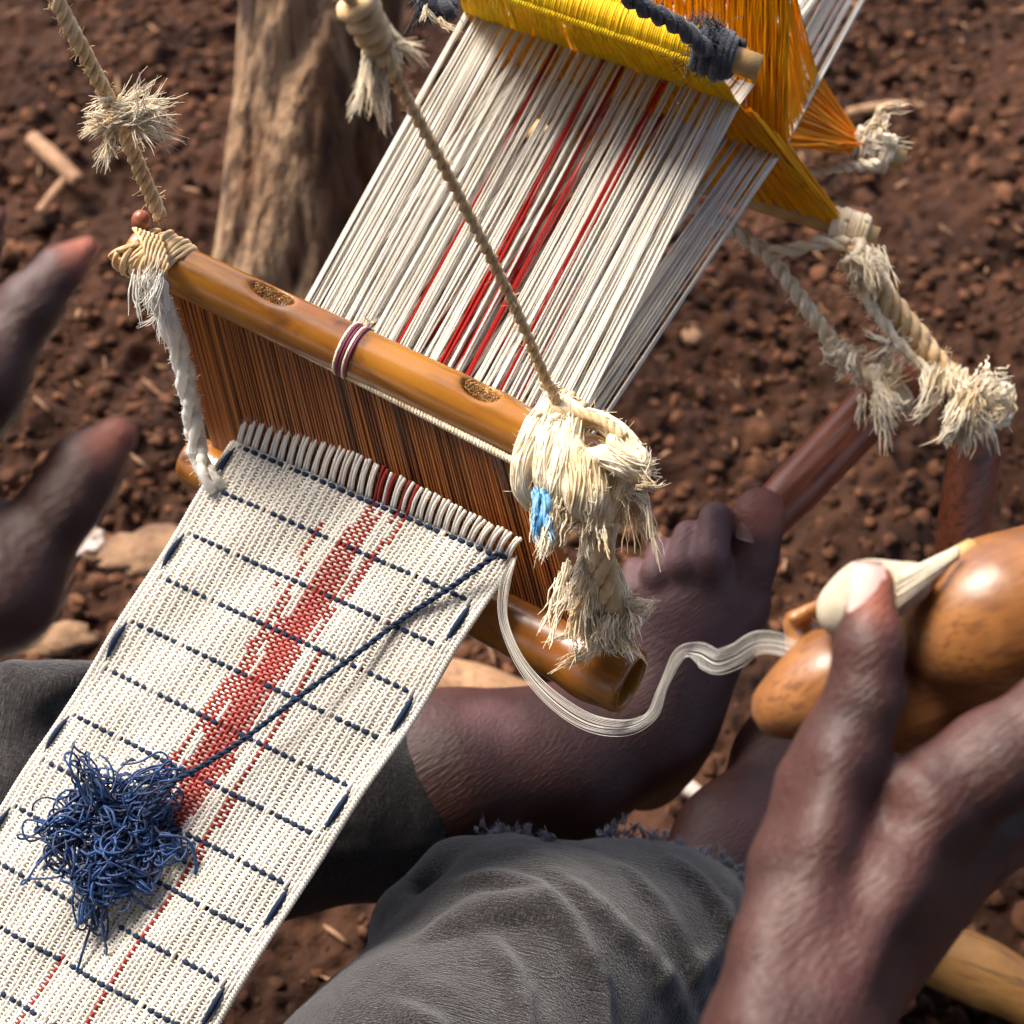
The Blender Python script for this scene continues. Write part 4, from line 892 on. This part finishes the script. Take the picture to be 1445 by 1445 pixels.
s.chain([(1330, 1128, .605, 70), (1400, 1075, .602, 68), (1490, 1010, .600, 60)], .008); s.chain([(1490, 1010, .60, 60), (1560, 900, .62, 48), (1530, 800, .66, 40)], .006)  # index finger
s.chain([(1372, 1165, .63, 64), (1540, 1060, .64, 54), (1610, 930, .68, 46), (1560, 840, .71, 38)], .005)        # middle
s.chain([(1376, 1192, .65, 58), (1540, 1110, .675, 50), (1600, 1000, .715, 42), (1530, 900, .735, 36)], .005)   # ring
s.chain([(1370, 1215, .675, 50), (1510, 1160, .70, 42), (1570, 1080, .735, 36), (1500, 990, .75, 30)], .005)      # little
s.chain([(1190, 1190, .615, 40), (1270, 1175, .622, 36)], .018)                                  # web
s.chain([(1165, 1400, .560, 20), (1150, 1290, .572, 18), (1158, 1190, .580, 16), (1182, 1080, .586, 14)], .016)        # tendons
s.chain([(1070, 1440, .558, 22), (1082, 1330, .575, 20), (1100, 1230, .587, 14)], .018)
s.chain([(1215, 1345, .566, 18), (1262, 1250, .581, 18), (1312, 1155, .590, 16)], .016)
s.chain([(1192, 1320, .546, 20), (1208, 1240, .556, 18)], .024, 'sub')
add_skin(s, [(P(1252, 822, .592), .016)])
# left hand
s = SDF(*sdf_box([(-330, 900, 0.5280, 90), (170, 280, 0.5520, 40), (60, 1050, 0.5760, 60)], .02), .0015)
s.chain([(-420, 1120, 0.4960, 120), (-190, 860, 0.5280, 110)], .02)
s.chain([(-190, 860, 0.5280, 105), (-130, 700, 0.5320, 90)], .03); s.chain([(-200, 880, 0.5440, 105), (-170, 640, 0.5600, 80)], .03)
s.chain([(-130, 850, 0.5360, 90), (0, 835, 0.5376, 78)], .02); s.chain([(0, 835, 0.5376, 74), (92, 705, 0.5400, 50)], .010); s.chain([(92, 705, 0.5400, 52), (120, 660, 0.5416, 47), (165, 616, 0.5440, 30)], .006)
s.chain([(-130, 690, 0.5320, 74), (-30, 540, 0.5280, 62)], .015); s.chain([(-30, 540, 0.5280, 58), (42, 432, 0.5320, 41)], .008); s.chain([(42, 432, 0.5320, 42), (85, 382, 0.5344, 31), (122, 350, 0.5360, 17)], .005)
s.chain([(-170, 640, 0.5600, 70), (-100, 460, 0.5600, 46), (-45, 370, 0.5600, 34), (-4, 305, 0.5600, 16)], .01)
s.chain([(-200, 630, 0.5760, 60), (-170, 450, 0.5760, 42), (-120, 350, 0.5760, 30)], .01); s.chain([(-220, 640, 0.5920, 52), (-230, 500, 0.5920, 36), (-200, 420, 0.5920, 26)], .01)
add_skin(s, [(P(178, 610, .535), .015), (P(128, 342, .532), .012), (P(0, 300, .55), .010)])
# left leg and foot
s = SDF(*sdf_box([(480, 1115, 1.10, 110), (1100, 690, 1.12, 50), (960, 1100, 1.2, 60)], .02), .0024)
s.chain([(470, 1112, 1.11, 112), (640, 1098, 1.115, 112), (790, 1080, 1.13, 100), (905, 1015, 1.145, 78)], .03)
s.chain([(905, 1015, 1.145, 78), (905, 1085, 1.19, 58)], .03)
s.chain([(915, 995, 1.145, 80), (972, 870, 1.13, 70)], .03); s.chain([(910, 960, 1.155, 56), (912, 850, 1.14, 38)], .02); s.chain([(925, 1040, 1.18, 60), (1030, 855, 1.145, 46)], .03)
MT = [((1040, 848, 1.125, 42), (1062, 788, 1.115, 37), (1072, 724, 1.108, 37)), ((996, 835, 1.118, 36), (1004, 782, 1.096, 26), (1010, 732, 1.104, 25)), ((958, 838, 1.122, 34), (962, 796, 1.104, 24), (972, 756, 1.11, 23)), ((924, 850, 1.126, 33), (926, 812, 1.110, 23), (934, 778, 1.118, 22)), ((896, 872, 1.132, 32), (894, 836, 1.118, 22), (898, 806, 1.126, 21))]
for a, b_, c in MT:
    s.chain([(930, 970, 1.15, 50), a], .02); s.chain([a, b_], .004); s.chain([b_, c], .0025)
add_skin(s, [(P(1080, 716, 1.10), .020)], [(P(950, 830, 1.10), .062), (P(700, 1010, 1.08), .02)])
# right shin and foot
s = SDF(*sdf_box([(930, 1330, 1.05, 90), (1360, 780, 1.2, 60), (1200, 1000, 1.22, 60)], .02), .0026)
s.chain([(955, 1330, 1.06, 76), (1030, 1185, 1.10, 64), (1112, 1070, 1.14, 48)], .03); s.chain([(1105, 1075, 1.14, 56), (1140, 1060, 1.19, 50)], .02)
s.chain([(1110, 1070, 1.15, 58), (1260, 900, 1.175, 46)], .03)
for k in range(5):
    ax0 = (1225 + 16 * k, 935 - 2 * k + 14 * k, 1.17 + .004 * k, 30); s.chain([(1120, 1060, 1.16, 44), ax0], .02); s.chain([ax0, (1275 + 14 * k, 862 + 18 * k, 1.165 + .004 * k, 22), (1310 + 10 * k, 826 + 20 * k, 1.165 + .004 * k, 20)], .006)
add_skin(s)
# arms to the shoulders, neck and head (beyond the frame)
W = np.array
s = SDF((-.52, -.34, .45), (.16, .42, 1.26), .006)
def wch(pts, k=.03):
    for p, q in zip(pts[:-1], pts[1:]): s.cap(p[:3], q[:3], p[3], q[3], k)
pR = P(930, 1900, .50); pL = P(-420, 1120, .496)
wch([(*P(1000, 1700, .535), .024), (*pR, .029), (.06, .06, .655, .036), (.02, -.15, .87, .047)]); wch([(*P(-300, 980, .51), .020), (*pL, .0235), (-.38, .06, .74, .034), (-.37, -.17, .87, .047)])
wch([(.0, -.17, .88, .05), (-.17, -.20, .91, .06), (-.35, -.19, .88, .05)]); wch([(-.17, -.20, .90, .055), (-.17, -.17, 1.0, .052)])
s.ell((-.17, -.16, 1.10), (.072, .090, .105), None, .03); s.ell((-.17, -.10, 1.045), (.045, .045, .045), None, .03); s.cap((-.17, -.075, 1.10), (-.17, -.058, 1.075), .010, .015, .012); s.cap((-.10, -.16, 1.09), (-.098, -.165, 1.06), .012, .012, .008); s.cap((-.24, -.16, 1.09), (-.242, -.165, 1.06), .012, .012, .008)
add_skin(s)
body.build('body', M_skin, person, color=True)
s = SDF((-.52, -.40, .18), (.16, .30, .98), .007)
wch([(-.20, .02, .34, .150), (-.18, -.08, .55, .150), (-.17, -.16, .78, .145)], .05); wch([(-.04, -.17, .85, .085), (.02, -.14, .86, .066), (.045, -.05, .76, .058)]); wch([(-.30, -.18, .85, .085), (-.37, -.16, .86, .066), (-.378, -.06, .81, .058)])
V, Q = s.net(); b = MB(); b.add(V + .003 * np.stack([fbm(V * 18, 3, 80 + a) for a in range(3)], -1), Q); b.build('shirt', M_shirt, person)
s = SDF((-.29, -.30, 1.02), (-.05, -.02, 1.24), .005); s.ell((-.17, -.172, 1.125), (.077, .090, .092), None, .01); V, Q = s.net(); b = MB(); b.add(V + .0025 * np.stack([fbm(V * 200, 2, 90 + a) for a in range(3)], -1), Q); b.build('hair', M_hair, person)
# nails
def nail(c, ax, wdir, L, W, Rc, name, label=None):
    ax = nrm(ax); wdir = nrm(wdir - ax * (wdir @ ax)); up_ = np.cross(wdir, ax); up_ = up_ if up_ @ TOCAM > 0 else -up_
    n = 13; uu, vv = np.meshgrid(np.linspace(-1, 1, n), np.linspace(-1, 1, n), indexing='ij')
    wv = W * np.sqrt(np.clip(1 - np.clip(np.abs(vv) - .35, 0, 1) ** 2 * 1.2, .2, 1)); x = uu * wv; z = np.sqrt(np.maximum(Rc ** 2 - x ** 2, 0)) - Rc - .15 * L * (np.clip(vv, 0, 1) ** 2)
    V = c + x[..., None] * wdir + (vv * L)[..., None] * ax + z[..., None] * up_
    V2 = V - up_ * .0012; I = np.arange(n * n).reshape(n, n)
    b = MB(); q = np.stack([I[:-1, :-1], I[1:, :-1], I[1:, 1:], I[:-1, 1:]], -1).reshape(-1, 4)
    b.add(V.reshape(-1, 3), q); b.add(V2.reshape(-1, 3), q[:, ::-1])
    rim = np.concatenate([I[0, :], I[1:, -1], I[-1, -2::-1], I[-2:0:-1, 0]]); r2_ = np.roll(rim, -1); b.q.append(np.stack([rim, rim + n * n, r2_ + n * n, r2_], -1))
    o = b.build(name, M_nail if name == 'thumbnail' else M_toenail, person); return o
thax = P(1233, 815, .60) - P(1226, 905, .598)
nail(P(1222, 838, .60 - R_(31, .6) ) , thax, RT + FW * -.3, .0112, .0060, .0085, 'thumbnail')
tx = P(1070, 728, 1.112) - P(1056, 788, 1.115)
nail(P(1056, 748, 1.112 - R_(37, 1.11)), tx, RT + .3 * TOCAM, .007, .0075, .011, 'toenail')
for a, b_, c in MT[1:]:
    nail(P(c[0] - 2, c[1] + 2, c[2] - R_(c[3], c[2]) + .0006), P(*c[:3]) - P(*b_[:3]), RT + .2 * TOCAM, .0036, .0042, .008, 'toenail')
# trousers
s = SDF(np.minimum(sdf_box([(420, 1850, .80, 260), (1060, 1200, 1.06, 150)], .03)[0], (-.38, -.15, .12)), sdf_box([(420, 1850, .80, 260), (1060, 1200, 1.06, 150)], .03)[1], .0027)
s.cap((-.20, .03, .29), P(430, 1900, .80), .145, R_(262, .80), .03); s.chain([(430, 1900, .80, 262), (600, 1600, .88, 230), (745, 1405, .96, 198)], .03)
s.chain([(745, 1405, .96, 198), (900, 1365, 1.01, 165), (985, 1325, 1.05, 115)], .03)
s.chain([(560, 1290, .96, 30), (640, 1235, .985, 32), (720, 1215, 1.0, 34)], .02)
DEP = lambda x, y: .96
def ridge(pts, rr, k=.018): s.chain([(x, y, d, rr) for x, y, d in pts], k)
# folds: raised creases on the knee
def surf_d(x, y):
    a = s.F; lo_ = s.lo; ds = np.arange(.70, 1.15, .0015); q = np.array([P(x, y, d) for d in ds]); i = np.clip(np.round((q - lo_) / s.h).astype(int), 0, np.array(a.shape) - 1)
    f = a[i[:, 0], i[:, 1], i[:, 2]]; ok = np.where(f < 0)[0]; return ds[ok[0]] if len(ok) else 1.0
KF = .006
FOLDS = [([(780, 1235), (830, 1275), (880, 1322), (931, 1374), (957, 1420), (975, 1480)], 17, 1), ([(880, 1230), (920, 1275), (962, 1342), (985, 1400)], 14, 1), ([(740, 1290), (791, 1311), (827, 1353), (848, 1415), (855, 1490)], 15, 1), ([(1030, 1250), (1016, 1325), (978, 1378)], 11, 1), ([(600, 1330), (680, 1290), (760, 1280)], 20, 1), ([(950, 1215), (1000, 1265), (1040, 1320)], 12, 1),
         ([(690, 1330), (730, 1400), (740, 1470)], 13, 1), ([(560, 1420), (610, 1455), (640, 1500)], 16, 1), ([(640, 1255), (700, 1240), (760, 1262), (800, 1300)], 13, 1)]
for pts, rr, up_ in FOLDS:
    pts = spline(np.array(pts, float), 9); dd = [surf_d(x, y) for x, y in pts]; n_ = len(pts)
    tp_ = np.sin(np.linspace(.12, 1, n_) * math.pi * .62 + .3)
    q = [(x, y, d + (R_(rr * .30, d) if up_ else -R_(rr * .12, d)), rr * w_) for (x, y), d, w_ in zip(pts, dd, tp_)]
    s.chain(q, .006 if up_ else .010, 'add' if up_ else 'sub')
s.chain([(1075, 1190, 1.09, 100), (985, 1300, 1.06, 96)], .004, 'sub')      # open cuff round the shin
s.chain([(612, 1225, .955, 17), (600, 1252, .955, 20)], .01, 'sub')         # the gap under the turned-up hem
V, Q = s.net()
s2 = SDF(np.minimum(sdf_box([(-380, 1200, 1.06, 200), (600, 1110, 1.1, 130)], .03)[0], (-.56, -.12, .10)), np.maximum(sdf_box([(-380, 1200, 1.06, 200), (600, 1110, 1.1, 130)], .03)[1], (0, 0, .45)), .0038)
s2.cap((-.24, .04, .28), P(-420, 1500, .95), .13, R_(250, .95), .03)
s2.chain([(-420, 1500, .95, 260), (-120, 1175, 1.065, 200), (60, 1150, 1.08, 195), (300, 1140, 1.10, 160), (578, 1122, 1.118, 142)], .03)
for pts, rr in (([(330, 1000), (400, 1090), (420, 1200)], 14), ([(420, 1010), (480, 1100), (500, 1190)], 13), ([(505, 1010), (545, 1080), (560, 1180)], 12)):
    s2.chain([(x, y, 1.118 - .050, rr) for x, y in pts], .012)
for pts, rr in (([(-40, 960), (40, 1000), (60, 1080)], 20), ([(20, 950), (90, 960), (140, 950)], 18), ([(0, 1020), (20, 1090), (10, 1160)], 16)):
    s2.chain([(x, y, 1.0 + R_(rr, 1), rr) for x, y in pts], .02)
s2.chain([(560, 1118, 1.118, 126), (720, 1106, 1.12, 130)], .004, 'sub')
V2, Q2 = s2.net()
tp = MB()
def cloth_wr(V, s_=1.0):
    return V + 0.0016 * s_ * np.stack([fbm(V * np.array([30, 30, 30.]), 3, 40 + a) for a in range(3)], -1)
tp.add(cloth_wr(V), Q); tp.add(cloth_wr(V2), Q2)
tro = tp.build('trousers', M_pants, person)
# frayed hems: short threads along the cut edges
b = MB()
for (x0, x1, n_) in ((672, 775, 10), (850, 950, 10), (985, 1052, 9)):
    for x in np.linspace(x0, x1, n_):
        for y in np.arange(1120, 1330, 3):
            d_ = surf_d(x, y)
            if d_ != 1.0: break
        else: continue
        fray(b, P(x, y + 3, d_ - .001), UP + .35 * RT * (x - 860) / 200 + .15 * TOCAM, 40, .0050, .45, .0005, 0, .0026)
b.build('frayed_hem', M_hem, tro)

st = thing('low_stool', 'low wooden stool the weaver sits on', 'stool', (-.21, .02, 0))
b = MB(); b.tubes([[(-.21, .02, .10), (-.21, .02, .105), (-.21, .02, .140), (-.21, .02, .145)]], W([.15, .16, .16, .15]), 28); b.build('seat', M_wood, st)
for dx, dy in ((-1, -1), (1, -1), (1, 1), (-1, 1)):
    b = MB(); b.tubes([[(-.21 + .12 * dx, .02 + .12 * dy, -.02), (-.21 + .10 * dx, .02 + .10 * dy, .11)]], .018, 10); b.build('leg', M_wood, st)
# ------------------------------------------------------------------ things lying on the ground
def ground_stick(name, x0, y0, x1, y1, r, mat, label, cat, z=None, flat=1.0, bend=0.0):
    a, e = G(x0, y0, r * .8), G(x1, y1, r * .8); m = (a + e) / 2 + np.array([bend, bend, r * .2])
    return stick(name, [a, m, e], [r, r * 1.05, r * .9], mat, label, cat, 10)
ground_stick('twig', 45, 195, 112, 258, .009, M_wood, 'short pale twig lying on the soil at the far left', 'twig')
ground_stick('twig', 100, 245, 55, 300, .005, M_wood, 'thin dark twig lying against the short pale twig', 'twig')
ground_stick('twig', 1195, 160, 1305, 152, .006, M_wood, 'slim brown twig lying on the soil beyond the rear heddle rod', 'twig', bend=.006)
ground_stick('wooden_pole', 1255, 1318, 1520, 1440, .023, M_pole, 'yellowish brown wooden pole lying on the soil under the right hand', 'pole')
ground_stick('wooden_pole', 1215, 1300, 1265, 1430, .017, M_stick, 'short dark wooden peg beside the yellowish pole on the soil', 'pole')
ground_stick('wood_offcut', 560, 955, 790, 1020, .024, M_wood, 'pale flat wood offcut lying on the soil behind the weaver\'s calf', 'wood')
ground_stick('twig', 950, 1100, 990, 1125, .007, M_paper, 'pale chip lying on the soil beside the right ankle', 'twig')
def pebble(x, y, rx, ry, rz, mat, label, name='stone', cat='stone', seed=1, am=.18):
    c = G(x, y, rz * .5); v, f = subdiv(I2V, I2F); v = v * (1 + am * fbm(v * 1.6 + seed * 7, 3, seed))[:, None] * np.array([rx, ry, rz]); b = MB(); b.add(v + c, None, f); return tag(b.build(name, mat), label, cat)
pebble(977, 472, .010, .014, .008, M_wood, 'small tan stone lying on the soil to the right of the warp', seed=2)
pebble(128, 765, .012, .014, .006, M_paper, 'crumpled white scrap lying on the soil left of the cloth', 'paper_scrap', 'scrap', 3, .7)
pebble(205, 782, .045, .024, .006, M_leaf, 'tan dry leaf lying on the soil beside the cloth edge', 'dry_leaf', 'leaf', 4, .6)
pebble(80, 905, .03, .018, .012, M_leaf, 'tan clod lying on the soil above the left trouser leg', 'soil_clod', 'clod', 5, .5)
for o in list(COL.objects):
    if '_o' in o: del o['_o']
